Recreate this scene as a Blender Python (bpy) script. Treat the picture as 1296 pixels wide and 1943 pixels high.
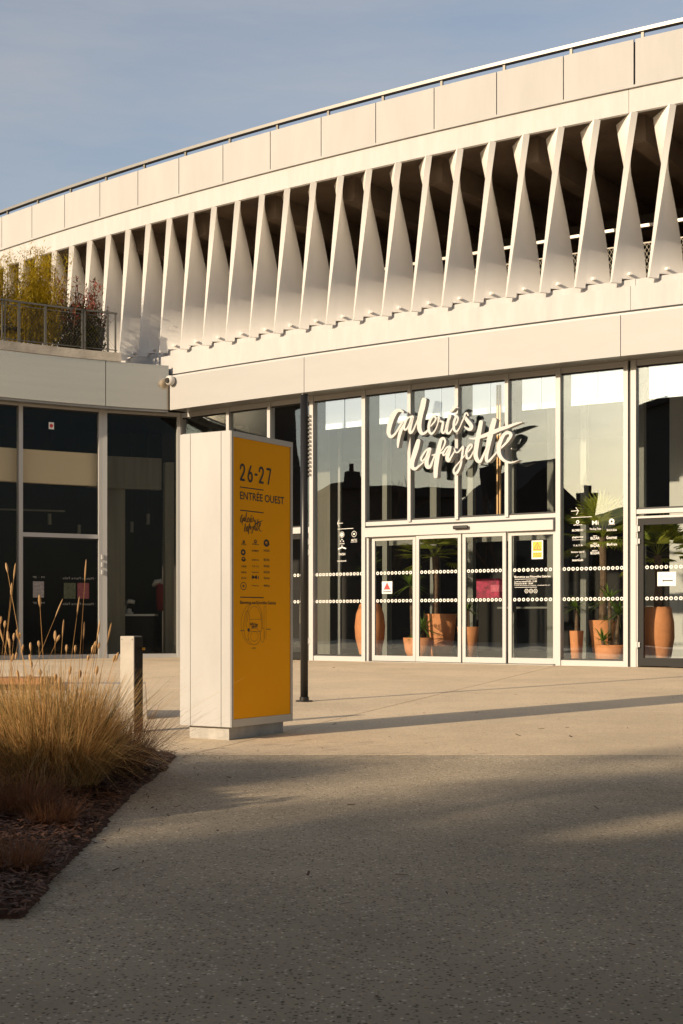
import bpy, bmesh, math, random
from mathutils import Vector, Matrix
S = bpy.context.scene
for o in list(bpy.data.objects): bpy.data.objects.remove(o)
R = math.radians
rnd = random.Random(7)

# ------------------------------------------------------------------ camera
CAMZ = 0.75
F = 2700.0; HY = 1177.0; CX = 648.0            # focal length / horizon row / centre column of a 1296x1943 frame
cam_d = bpy.data.cameras.new('camera'); cam = bpy.data.objects.new('camera', cam_d)
S.collection.objects.link(cam); S.camera = cam
cam_d.sensor_fit = 'VERTICAL'; cam_d.sensor_height = 36.0; cam_d.sensor_width = 24.0
cam_d.lens = 36.0 * F / 1943.0
cam_d.shift_y = (HY - 971.5) / 1943.0
cam_d.clip_start = 0.1; cam_d.clip_end = 3000
cam.location = (0, 0, CAMZ); cam.rotation_euler = (R(90), 0, 0)

# ------------------------------------------------------------------ light
SUN_AZ = Vector((-0.755, -0.656)); SUN_EL = R(17)
sun_dir = Vector((SUN_AZ.x * math.cos(SUN_EL), SUN_AZ.y * math.cos(SUN_EL), math.sin(SUN_EL))).normalized()
sd = bpy.data.lights.new('sun', 'SUN'); sun = bpy.data.objects.new('sun', sd); S.collection.objects.link(sun)
sd.energy = 4.3; sd.angle = R(0.75); sd.color = (0.98, 0.795, 0.565)
sun.rotation_euler = (-sun_dir).to_track_quat('-Z', 'Y').to_euler(); sun.location = (-20, -16, 12)
W = bpy.data.worlds.new('World'); S.world = W; W.use_nodes = True
nt = W.node_tree; nt.nodes.clear()
out = nt.nodes.new('ShaderNodeOutputWorld'); bg = nt.nodes.new('ShaderNodeBackground')
sky = nt.nodes.new('ShaderNodeTexSky'); sky.sky_type = 'NISHITA'; sky.sun_disc = False
sky.sun_elevation = SUN_EL; sky.sun_rotation = math.atan2(SUN_AZ.x, SUN_AZ.y)
sky.altitude = 100; sky.air_density = 1.0; sky.dust_density = 2.2; sky.ozone_density = 1.2
bg.inputs['Strength'].default_value = 0.115
tc = nt.nodes.new('ShaderNodeTexCoord'); mp = nt.nodes.new('ShaderNodeMapping')
mp.inputs['Scale'].default_value = (1.2, 1.6, 7.0); mp.inputs['Rotation'].default_value = (0.15, 0.1, 0.3)
nz = nt.nodes.new('ShaderNodeTexNoise'); nz.inputs['Scale'].default_value = 1.6; nz.inputs['Detail'].default_value = 6
nz.inputs['Roughness'].default_value = 0.62
cr = nt.nodes.new('ShaderNodeValToRGB'); cr.color_ramp.elements[0].position = 0.42; cr.color_ramp.elements[1].position = 0.78
cr.color_ramp.elements[0].color = (0.18, 0.18, 0.18, 1); cr.color_ramp.elements[1].color = (0.5, 0.5, 0.5, 1)
mx = nt.nodes.new('ShaderNodeMixRGB'); mx.inputs[2].default_value = (4.3, 3.85, 3.4, 1)
L = nt.links.new
L(tc.outputs['Generated'], mp.inputs['Vector']); L(mp.outputs[0], nz.inputs['Vector']); L(nz.outputs['Fac'], cr.inputs[0])
L(cr.outputs[0], mx.inputs[0]); L(sky.outputs[0], mx.inputs[1]); L(mx.outputs[0], bg.inputs['Color']); L(bg.outputs[0], out.inputs['Surface'])
S.view_settings.view_transform = 'Standard'; S.view_settings.look = 'None'
S.view_settings.exposure = 0.42; S.view_settings.gamma = 1.0
S.render.engine = 'CYCLES'
S.cycles.max_bounces = 8; S.cycles.transparent_max_bounces = 24; S.cycles.caustics_reflective = False; S.cycles.caustics_refractive = False

# ------------------------------------------------------------------ materials
def mat(name, col, rough=0.6, metal=0.0, var=0.0, scale=3.0, bump=0.0, bscale=None, spec=0.5, coords='Object', stretch=None):
    m = bpy.data.materials.new(name); m.use_nodes = True
    t = m.node_tree; b = t.nodes['Principled BSDF']
    b.inputs['Roughness'].default_value = rough; b.inputs['Metallic'].default_value = metal
    b.inputs['Specular IOR Level'].default_value = spec
    c = tuple(col) + (1,)
    b.inputs['Base Color'].default_value = c
    if var or bump:
        g = t.nodes.new('ShaderNodeNewGeometry'); v = g.outputs['Position']
        if stretch:
            q = t.nodes.new('ShaderNodeMapping'); q.inputs['Scale'].default_value = stretch
            t.links.new(v, q.inputs['Vector']); v = q.outputs[0]
        n = t.nodes.new('ShaderNodeTexNoise'); n.inputs['Scale'].default_value = scale; n.inputs['Detail'].default_value = 6
        n.inputs['Roughness'].default_value = 0.65; t.links.new(v, n.inputs['Vector'])
        if var:
            r = t.nodes.new('ShaderNodeValToRGB')
            r.color_ramp.elements[0].position = 0.3; r.color_ramp.elements[1].position = 0.7
            r.color_ramp.elements[0].color = tuple(x * (1 - var) for x in col) + (1,)
            r.color_ramp.elements[1].color = tuple(min(1, x * (1 + var * 0.7)) for x in col) + (1,)
            t.links.new(n.outputs['Fac'], r.inputs[0]); t.links.new(r.outputs[0], b.inputs['Base Color'])
        if bump:
            n2 = t.nodes.new('ShaderNodeTexNoise'); n2.inputs['Scale'].default_value = bscale or scale * 6
            n2.inputs['Detail'].default_value = 4; t.links.new(v, n2.inputs['Vector'])
            bp = t.nodes.new('ShaderNodeBump'); bp.inputs['Strength'].default_value = bump; bp.inputs['Distance'].default_value = 0.02
            t.links.new(n2.outputs['Fac'], bp.inputs['Height']); t.links.new(bp.outputs[0], b.inputs['Normal'])
    return m

def leafmat(name, c1, c2, trans=0.35, zlo=None, zhi=None):
    m = bpy.data.materials.new(name); m.use_nodes = True; t = m.node_tree; b = t.nodes['Principled BSDF']
    b.inputs['Roughness'].default_value = 0.55; b.inputs['Specular IOR Level'].default_value = 0.25
    g = t.nodes.new('ShaderNodeNewGeometry')
    r = t.nodes.new('ShaderNodeMixRGB'); r.inputs[1].default_value = tuple(c1) + (1,); r.inputs[2].default_value = tuple(c2) + (1,)
    t.links.new(g.outputs['Random Per Island'], r.inputs[0])
    t.links.new(r.outputs[0], b.inputs['Base Color'])
    tr = t.nodes.new('ShaderNodeBsdfTranslucent'); t.links.new(r.outputs[0], tr.inputs['Color'])
    mxs = t.nodes.new('ShaderNodeMixShader'); mxs.inputs[0].default_value = trans
    t.links.new(b.outputs[0], mxs.inputs[1]); t.links.new(tr.outputs[0], mxs.inputs[2])
    t.links.new(mxs.outputs[0], t.nodes['Material Output'].inputs['Surface'])
    return m

def glassmat(name, tint, base, ior=1.55, wob=0.02):
    m = bpy.data.materials.new(name); m.use_nodes = True; t = m.node_tree; t.nodes.clear()
    o = t.nodes.new('ShaderNodeOutputMaterial'); mxs = t.nodes.new('ShaderNodeMixShader')
    tr = t.nodes.new('ShaderNodeBsdfTransparent'); tr.inputs['Color'].default_value = tuple(tint) + (1,)
    gl = t.nodes.new('ShaderNodeBsdfGlossy'); gl.inputs['Roughness'].default_value = 0.0; gl.inputs['Color'].default_value = (0.80, 0.91, 1.0, 1)
    fr = t.nodes.new('ShaderNodeFresnel'); gb = t.nodes.new('ShaderNodeNewGeometry'); mi = t.nodes.new('ShaderNodeMapRange')
    mi.inputs['To Min'].default_value = ior; mi.inputs['To Max'].default_value = 1 / ior
    t.links.new(gb.outputs['Backfacing'], mi.inputs['Value']); t.links.new(mi.outputs[0], fr.inputs['IOR'])
    ad = t.nodes.new('ShaderNodeMath'); ad.operation = 'ADD'; ad.inputs[1].default_value = base; ad.use_clamp = True
    n = t.nodes.new('ShaderNodeTexNoise'); n.inputs['Scale'].default_value = 0.7; n.inputs['Detail'].default_value = 1
    bp = t.nodes.new('ShaderNodeBump'); bp.inputs['Strength'].default_value = wob; bp.inputs['Distance'].default_value = 0.1
    g = t.nodes.new('ShaderNodeNewGeometry'); t.links.new(g.outputs['Position'], n.inputs['Vector'])
    t.links.new(n.outputs['Fac'], bp.inputs['Height']); t.links.new(bp.outputs[0], gl.inputs['Normal'])
    t.links.new(fr.outputs[0], ad.inputs[0]); t.links.new(ad.outputs[0], mxs.inputs[0])
    t.links.new(tr.outputs[0], mxs.inputs[1]); t.links.new(gl.outputs[0], mxs.inputs[2]); t.links.new(mxs.outputs[0], o.inputs['Surface'])
    return m

def emat(name, col, st):
    m = bpy.data.materials.new(name); m.use_nodes = True; b = m.node_tree.nodes['Principled BSDF']
    b.inputs['Base Color'].default_value = tuple(col) + (1,); b.inputs['Emission Color'].default_value = tuple(col) + (1,)
    b.inputs['Emission Strength'].default_value = st
    return m

def pavemat(name, base, dark, light, amt, vs, patch=0.12):
    m = bpy.data.materials.new(name); m.use_nodes = True; t = m.node_tree; b = t.nodes['Principled BSDF']
    N = t.nodes.new; g = N('ShaderNodeNewGeometry'); P = g.outputs['Position']
    v1 = N('ShaderNodeTexVoronoi'); v1.inputs['Scale'].default_value = vs; v1.inputs['Randomness'].default_value = 1
    dn = N('ShaderNodeTexNoise'); dn.inputs['Scale'].default_value = 45; dn.inputs['Detail'].default_value = 3; t.links.new(P, dn.inputs['Vector'])
    dm = N('ShaderNodeMixRGB'); dm.blend_type = 'ADD'; dm.inputs[0].default_value = 0.022; t.links.new(P, dm.inputs[1]); t.links.new(dn.outputs['Color'], dm.inputs[2])
    t.links.new(dm.outputs[0], v1.inputs['Vector'])
    sp = N('ShaderNodeSeparateColor'); t.links.new(v1.outputs['Color'], sp.inputs[0])
    r = N('ShaderNodeValToRGB'); e = r.color_ramp.elements
    r.color_ramp.interpolation = 'CONSTANT'
    e[0].position = 0; e[0].color = tuple(dark) + (1,)
    e[1].position = amt * 0.9; e[1].color = tuple(base) + (1,)
    x = r.color_ramp.elements.new(0.5); x.color = tuple(c * 0.86 for c in base) + (1,)
    x = r.color_ramp.elements.new(0.72); x.color = (base[0] * 1.12, base[1] * 1.04, base[2] * 0.92, 1)
    x = r.color_ramp.elements.new(1 - amt * 0.45); x.color = tuple(light) + (1,)
    t.links.new(sp.outputs[0], r.inputs[0])
    # pebbles only inside a radius, mortar between
    d = N('ShaderNodeMath'); d.operation = 'LESS_THAN'; d.inputs[1].default_value = 0.42; t.links.new(v1.outputs['Distance'], d.inputs[0])
    mm = N('ShaderNodeMixRGB'); mm.inputs[1].default_value = tuple(base) + (1,); t.links.new(d.outputs[0], mm.inputs[0]); t.links.new(r.outputs[0], mm.inputs[2])
    n = N('ShaderNodeTexNoise'); n.inputs['Scale'].default_value = 0.55; n.inputs['Detail'].default_value = 8; n.inputs['Roughness'].default_value = 0.7
    t.links.new(P, n.inputs['Vector'])
    mr = N('ShaderNodeMapRange'); mr.inputs['From Min'].default_value = 0.3; mr.inputs['From Max'].default_value = 0.7
    mr.inputs['To Min'].default_value = 1 - patch; mr.inputs['To Max'].default_value = 1 + patch
    t.links.new(n.outputs['Fac'], mr.inputs['Value'])
    mu = N('ShaderNodeMixRGB'); mu.blend_type = 'MULTIPLY'; mu.inputs[0].default_value = 1
    t.links.new(mm.outputs[0], mu.inputs[1]); t.links.new(mr.outputs[0], mu.inputs[2]); t.links.new(mu.outputs[0], b.inputs['Base Color'])
    b.inputs['Roughness'].default_value = 0.85; b.inputs['Specular IOR Level'].default_value = 0.25
    bp = N('ShaderNodeBump'); bp.inputs['Strength'].default_value = 0.35; bp.inputs['Distance'].default_value = 0.004
    t.links.new(v1.outputs['Distance'], bp.inputs['Height']); bp.invert = True; t.links.new(bp.outputs[0], b.inputs['Normal'])
    return m

M = {}
M['conc_white'] = mat('painted concrete', (0.455, 0.44, 0.43), 0.7, var=0.09, scale=2.2, bump=0.08, bscale=30, stretch=(2.2, 2.2, .45))
M['panel'] = mat('coated panel', (0.41, 0.40, 0.39), 0.75, spec=0.2, var=0.06, scale=1.4, stretch=(1.6, 1.6, .35))
M['fin'] = mat('fin metal', (0.82, 0.79, 0.75), 0.5, metal=0.0, var=0.04, scale=1.5, stretch=(1, 1, 0.25))  # faces lightened in place of bounce light between the fins
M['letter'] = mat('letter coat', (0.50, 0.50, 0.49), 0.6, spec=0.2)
M['fin_edge'] = mat('fin edge toned down', (0.54, 0.525, 0.505), 0.6, spec=0.2)  # same metal, darkened to hold back the sun on the edges
M['fascia'] = mat('fascia aluminium', (0.375, 0.37, 0.365), 0.6, metal=0.1, var=0.03, scale=0.8, stretch=(1, 1, 4), spec=0.3)
M['fascia_brushed'] = mat('brushed fascia', (0.68, 0.57, 0.44), 0.22, metal=0.85, var=0.05, scale=1.2, stretch=(0.3, 0.3, 8))
M['frame'] = mat('window frame', (0.46, 0.455, 0.445), 0.55, metal=0.1, spec=0.3)
M['frame_dark'] = mat('dark frame', (0.02, 0.019, 0.018), 0.6, spec=0.2)
M['gasket'] = mat('gasket', (0.02, 0.02, 0.02), 0.6)
M['rail'] = mat('galvanised rail', (0.30, 0.285, 0.26), 0.45, metal=0.5)
M['railpost'] = mat('rail post', (0.22, 0.20, 0.17), 0.5, metal=0.3)
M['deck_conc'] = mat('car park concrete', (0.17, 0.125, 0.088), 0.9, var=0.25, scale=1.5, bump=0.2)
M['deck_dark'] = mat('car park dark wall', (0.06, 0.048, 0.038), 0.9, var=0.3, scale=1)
M['tan'] = mat('tan wall', (0.42, 0.33, 0.22), 0.9, var=0.15, scale=8)
M['wire'] = mat('wire', (0.15, 0.135, 0.11), 0.5, metal=0.4)
M['slab_conc'] = mat('rough concrete', (0.44, 0.40, 0.34), 0.9, var=0.3, scale=3, bump=0.5, bscale=25)
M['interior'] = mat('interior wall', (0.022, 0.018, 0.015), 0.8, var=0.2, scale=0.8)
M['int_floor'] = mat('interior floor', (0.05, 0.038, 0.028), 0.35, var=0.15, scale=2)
M['int_white'] = mat('interior white', (0.62, 0.60, 0.56), 0.7)
M['int_brown'] = mat('interior brown', (0.09, 0.042, 0.02), 0.7)
M['standin_band'] = mat('tan bulkhead', (0.80, 0.66, 0.46), 0.6)
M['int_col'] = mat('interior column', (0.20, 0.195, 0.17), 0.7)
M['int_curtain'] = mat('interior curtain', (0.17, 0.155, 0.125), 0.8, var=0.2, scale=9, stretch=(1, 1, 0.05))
M['glass'] = glassmat('glass', (0.95, 0.97, 0.965), 0.055, 1.5, 0.05)
M['glass2'] = glassmat('glass dark', (0.90, 0.90, 0.87), 0.0, 1.2, 0.04)
M['white_print'] = mat('white print', (0.80, 0.78, 0.74), 0.6)
M['black_print'] = mat('black print', (0.022, 0.018, 0.014), 0.5)
M['totem'] = mat('totem coat', (0.44, 0.43, 0.42), 0.42, var=0.09, scale=2.2, stretch=(1, 1, 0.4))
M['totem_frame'] = mat('totem frame', (0.52, 0.49, 0.44), 0.4, metal=0.3)
M['yellow'] = mat('yellow panel', (1.0, 0.415, 0.001), 0.5, var=0.03, scale=1.5, spec=0.12)
M['black_metal'] = mat('black metal', (0.018, 0.016, 0.015), 0.38, metal=0.2)
M['terracotta'] = mat('terracotta', (0.76, 0.30, 0.12), 0.75, var=0.14, scale=6, bump=0.1)
M['soil'] = mat('soil', (0.03, 0.02, 0.014), 0.95)
M['mulch'] = mat('bark mulch', (0.085, 0.036, 0.018), 0.9, var=0.5, scale=25, bump=1.0, bscale=60)
M['chip'] = leafmat('bark chip', (0.05, 0.02, 0.01), (0.22, 0.095, 0.045), 0.0)
M['bench_conc'] = mat('bench concrete', (0.42, 0.38, 0.33), 0.85, var=0.12, scale=6, bump=0.2)
M['bollard'] = mat('bollard coat', (0.56, 0.51, 0.44), 0.6, var=0.12, scale=7)
M['wood'] = mat('bench wood', (0.36, 0.17, 0.08), 0.6, var=0.25, scale=4, stretch=(1, 12, 1))
M['pole_grey'] = mat('grey metal', (0.30, 0.29, 0.27), 0.4, metal=0.5)
M['tr_rail'] = mat('terrace rail', (0.12, 0.115, 0.10), 0.5, metal=0.3)
M['straw'] = leafmat('straw blades', (0.80, 0.52, 0.22), (0.52, 0.31, 0.12), 0.45)
M['straw_green'] = leafmat('green blades', (0.12, 0.12, 0.035), (0.34, 0.23, 0.08), 0.3)
M['straw_red'] = leafmat('rusty blades', (0.28, 0.13, 0.06), (0.20, 0.085, 0.04), 0.3)
M['seed'] = leafmat('seed head', (0.50, 0.30, 0.13), (0.62, 0.40, 0.20), 0.25)
M['bamboo'] = leafmat('bamboo leaves', (0.62, 0.44, 0.03), (0.34, 0.27, 0.02), 0.45)
M['shrub'] = leafmat('shrub leaves', (0.10, 0.085, 0.02), (0.045, 0.05, 0.012), 0.3)
M['shrub_red'] = leafmat('red leaves', (0.40, 0.07, 0.07), (0.24, 0.10, 0.05), 0.3)
M['stem'] = mat('stem', (0.16, 0.08, 0.04), 0.8)
M['palm'] = leafmat('palm leaf', (0.20, 0.26, 0.04), (0.46, 0.46, 0.07), 0.45)
M['yucca'] = leafmat('yucca leaf', (0.10, 0.20, 0.035), (0.28, 0.38, 0.07), 0.4)
M['trunk'] = mat('trunk', (0.16, 0.10, 0.06), 0.9, var=0.4, scale=20)
M['tree'] = leafmat('tree leaf', (0.05, 0.07, 0.02), (0.09, 0.10, 0.03), 0.2)
M['roof'] = mat('roof tile', (0.07, 0.045, 0.035), 0.9, var=0.2)
M['render'] = mat('house render', (0.13, 0.11, 0.09), 0.9, var=0.1)
M['brick'] = mat('house brick', (0.09, 0.06, 0.045), 0.9, var=0.2)
M['light'] = emat('daylight glow', (0.93, 0.95, 0.93), 0.42)
M['coat_red'] = mat('dark red cloth', (0.22, 0.015, 0.015), 0.8)
M['plinth'] = mat('weathered plinth', (0.40, 0.38, 0.35), 0.7, var=0.3, scale=5)
M['red'] = mat('red print', (0.62, 0.03, 0.03), 0.5)
M['orange'] = mat('amber print', (0.85, 0.42, 0.01), 0.5)
M['paper'] = mat('paper', (0.78, 0.77, 0.74), 0.7)
M['paper_grey'] = mat('grey leaflet', (0.27, 0.25, 0.25), 0.7, var=0.4, scale=25)
M['paper_green'] = mat('green leaflet', (0.07, 0.085, 0.045), 0.7, var=0.6, scale=30)
M['paper_red'] = mat('red leaflet', (0.20, 0.055, 0.06), 0.7, var=0.4, scale=30)
M['magenta'] = mat('magenta screen print', (0.42, 0.02, 0.07), 0.6, var=0.8, scale=9)
M['pink'] = mat('pink print', (0.65, 0.12, 0.18), 0.6, var=0.5, scale=14)
M['earth'] = mat('earth', (0.16, 0.14, 0.11), 0.95, var=0.2, scale=0.4)
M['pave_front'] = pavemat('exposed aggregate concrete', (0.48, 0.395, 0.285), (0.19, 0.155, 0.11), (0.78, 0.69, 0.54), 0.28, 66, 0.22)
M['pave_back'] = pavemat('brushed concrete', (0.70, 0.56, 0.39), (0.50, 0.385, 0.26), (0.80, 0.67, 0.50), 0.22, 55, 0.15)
M['joint'] = mat('joint', (0.05, 0.045, 0.04), 0.95)

# ------------------------------------------------------------------ helpers
class MB:
    def __init__(s): s.v = []; s.f = []
    def quad(s, a, b, c, d):
        n = len(s.v); s.v += [tuple(a), tuple(b), tuple(c), tuple(d)]; s.f.append((n, n + 1, n + 2, n + 3))
    def tri(s, a, b, c):
        n = len(s.v); s.v += [tuple(a), tuple(b), tuple(c)]; s.f.append((n, n + 1, n + 2))
    def hexa(s, p):   # 8 corners: bottom 0-3, top 4-7
        n = len(s.v); s.v += [tuple(q) for q in p]
        for f in ((0, 3, 2, 1), (4, 5, 6, 7), (0, 1, 5, 4), (1, 2, 6, 5), (2, 3, 7, 6), (3, 0, 4, 7)):
            s.f.append(tuple(n + i for i in f))
    def box(s, c, ax, ay, az):   # centre and three half vectors
        c = Vector(c); ax = Vector(ax); ay = Vector(ay); az = Vector(az)
        s.hexa([c - ax - ay - az, c + ax - ay - az, c + ax + ay - az, c - ax + ay - az,
                c - ax - ay + az, c + ax - ay + az, c + ax + ay + az, c - ax + ay + az])
    def tube(s, pts, rads, n=8, cap=True):
        pts = [Vector(p) for p in pts]; base = len(s.v)
        if not isinstance(rads, (list, tuple)): rads = [rads] * len(pts)
        for i, p in enumerate(pts):
            d = (pts[min(i + 1, len(pts) - 1)] - pts[max(i - 1, 0)]).normalized()
            u = d.cross(Vector((0, 0, 1)));
            if u.length < 0.05: u = d.cross(Vector((1, 0, 0)))
            u.normalize(); w = u.cross(d)
            for k in range(n):
                a = 2 * math.pi * k / n
                s.v.append(tuple(p + (u * math.cos(a) + w * math.sin(a)) * rads[i]))
        for i in range(len(pts) - 1):
            for k in range(n):
                a = base + i * n + k; b = base + i * n + (k + 1) % n
                s.f.append((a, b, b + n, a + n))
        if cap:
            s.f.append(tuple(base + k for k in range(n))); s.f.append(tuple(base + (len(pts) - 1) * n + k for k in reversed(range(n))))
    def lathe(s, c, prof, n=28):
        base = len(s.v)
        for r, z in prof:
            for k in range(n):
                a = 2 * math.pi * k / n; s.v.append((c[0] + r * math.cos(a), c[1] + r * math.sin(a), c[2] + z))
        for i in range(len(prof) - 1):
            for k in range(n):
                a = base + i * n + k; b = base + i * n + (k + 1) % n
                s.f.append((a, b, b + n, a + n))
    def build(s, name, m, parent=None, smooth=False, fix=True):
        me = bpy.data.meshes.new(name); me.from_pydata(s.v, [], s.f)
        me.materials.append(M[m] if isinstance(m, str) else m)
        if fix:
            bm = bmesh.new(); bm.from_mesh(me); bmesh.ops.recalc_face_normals(bm, faces=bm.faces); bm.to_mesh(me); bm.free()
        if smooth:
            for p in me.polygons: p.use_smooth = True
        o = bpy.data.objects.new(name, me); S.collection.objects.link(o)
        if parent: setp(o, parent)
        return o

def wloc(o):
    v = Vector((0, 0, 0))
    while o: v += o.location; o = o.parent
    return v
ROOTLOC = {}
def setp(o, p):
    o.parent = p
    o.matrix_parent_inverse = Matrix.Translation(-ROOTLOC.get(p.name, Vector((0, 0, 0))))
    ROOTLOC[o.name] = Vector((0, 0, 0))

def thing(name, label, cat, loc=(0, 0, 0), group=None):
    o = bpy.data.objects.new(name, None); S.collection.objects.link(o); o.location = loc
    o.empty_display_size = 0.2
    ROOTLOC[o.name] = Vector(loc)
    o['label'] = label; o['category'] = cat
    if group: o['group'] = group
    return o
def tag(o, label=None, cat=None, group=None, kind=None):
    for k, v in (('label', label), ('category', cat), ('group', group), ('kind', kind)):
        if v: o[k] = v
    return o
def dupmesh(src, parent, mtx=None):
    o = src.copy(); S.collection.objects.link(o)
    if parent: setp(o, parent)
    if mtx is not None: o.matrix_local = mtx
    return o

def gz(y): return -0.02 * max(0.0, 23.0 - y)          # the plaza falls gently towards the camera
def gpt(px, py):
    k = (py - HY) / F
    y = (CAMZ + 0.46) / (k + 0.02)
    if y > 23: y = CAMZ / k
    return Vector(((px - CX) / F * y, y, gz(y)))
def ray(px, py): return Vector(((px - CX) / F, 1.0, (HY - py) / F))

# the big round building: concentric rings about C0
C0 = Vector((44.3974, 84.7913)); R0 = 73.9349
DA = 0.00846; A_TOP = -0.558811; A_BOT = -0.565086; P0 = -0.567921; DP = 0.016499
RG = R0 - 0.45
def rp(r, a, z=0.0): return Vector((C0.x + r * math.sin(a), C0.y - r * math.cos(a), z))
def tan(a): return Vector((math.cos(a), math.sin(a), 0))
def outn(a): return Vector((math.sin(a), -math.cos(a), 0))
def apx(px, r=RG):
    d = Vector(((px - CX) / F, 1.0)); A = d.dot(d); B = -2 * d.dot(C0); Cc = C0.dot(C0) - r * r
    y = (-B - math.sqrt(B * B - 4 * A * Cc)) / (2 * A)
    return math.asin(((px - CX) / F * y - C0.x) / r)
AL, AR = -1.02, -0.30

def ringband(mb, r0, r1, z0, z1, a0, a1, n):       # solid band between radii r0<r1
    base = len(mb.v)
    for i in range(n + 1):
        a = a0 + (a1 - a0) * i / n
        for r, z in ((r1, z0), (r1, z1), (r0, z1), (r0, z0)): mb.v.append(tuple(rp(r, a, z)))
    for i in range(n):
        for k in range(4):
            p = base + i * 4 + k; q = base + i * 4 + (k + 1) % 4
            mb.f.append((p, p + 4, q + 4, q))
    mb.f.append((base, base + 1, base + 2, base + 3)); e = base + n * 4; mb.f.append((e + 3, e + 2, e + 1, e))

class Plane:
    def __init__(s, P, t, n): s.P = Vector(P); s.t = Vector(t).normalized(); s.n = Vector(n).normalized()
    def hit(s, px, py):
        d = ray(px, py); o = Vector((0, 0, CAMZ)); k = (s.P - o).dot(s.n) / d.dot(s.n); return o + d * k
    def uv(s, px, py):
        q = s.hit(px, py) - s.P; return q.dot(s.t), q.z
    def pt(s, u, v, off=0.0): return s.P + s.t * u + Vector((0, 0, v)) + s.n * off

def text_mesh(body, shear=0.0, bold=0.0):
    c = bpy.data.curves.new('t', 'FONT'); c.body = body; c.size = 1; c.shear = shear; c.offset = bold; c.resolution_u = 3
    o = bpy.data.objects.new('t', c); S.collection.objects.link(o)
    bpy.context.view_layer.update()
    me = bpy.data.meshes.new_from_object(o.evaluated_get(bpy.context.evaluated_depsgraph_get()))
    V = [v.co.copy() for v in me.vertices]; Fc = [tuple(p.vertices) for p in me.polygons]
    bpy.data.objects.remove(o); bpy.data.curves.remove(c); bpy.data.meshes.remove(me)
    xs = [v.x for v in V]; ys = [v.y for v in V]
    return V, Fc, min(xs), max(xs), min(ys), max(ys)
def put_text(mb, body, pl, u0, u1, v0, v1, off=0.003, mirror=False, shear=0.0, bold=0.0):
    V, Fc, x0, x1, y0, y1 = text_mesh(body, shear, bold); b = len(mb.v)
    for v in V:
        f = (v.x - x0) / (x1 - x0 or 1)
        if mirror: f = 1 - f
        mb.v.append(tuple(pl.pt(u0 + (u1 - u0) * f, v0 + (v1 - v0) * (v.y - y0) / (y1 - y0 or 1), off)))
    for f in Fc: mb.f.append(tuple(b + i for i in f))
def pxtext(mb, body, pl, x0, yb, x1, h, off=0.003, **k):       # left foot px, baseline px, right px, cap height px
    u0, v0 = pl.uv(x0, yb); u1, _ = pl.uv(x1, yb); _, v1 = pl.uv(x0, yb - h)
    put_text(mb, body, pl, u0, u1, v0, v1, off, **k)
def rect(mb, pl, u0, u1, v0, v1, off=0.003, th=0.0):
    if th:
        mb.hexa([pl.pt(u0, v0, off), pl.pt(u1, v0, off), pl.pt(u1, v0, off + th), pl.pt(u0, v0, off + th),
                 pl.pt(u0, v1, off), pl.pt(u1, v1, off), pl.pt(u1, v1, off + th), pl.pt(u0, v1, off + th)])
    else: mb.quad(pl.pt(u0, v0, off), pl.pt(u1, v0, off), pl.pt(u1, v1, off), pl.pt(u0, v1, off))
def annulus(mb, pl, u, v, ro, ri, off=0.003, n=14, ecc=1.0):
    b = len(mb.v)
    for k in range(n):
        a = 2 * math.pi * k / n
        mb.v.append(tuple(pl.pt(u + ro * math.cos(a) * ecc, v + ro * math.sin(a), off)))
        mb.v.append(tuple(pl.pt(u + ri * math.cos(a) * ecc, v + ri * math.sin(a), off)))
    for k in range(n):
        i = b + 2 * k; j = b + 2 * ((k + 1) % n); mb.f.append((i, j, j + 1, i + 1))

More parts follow.
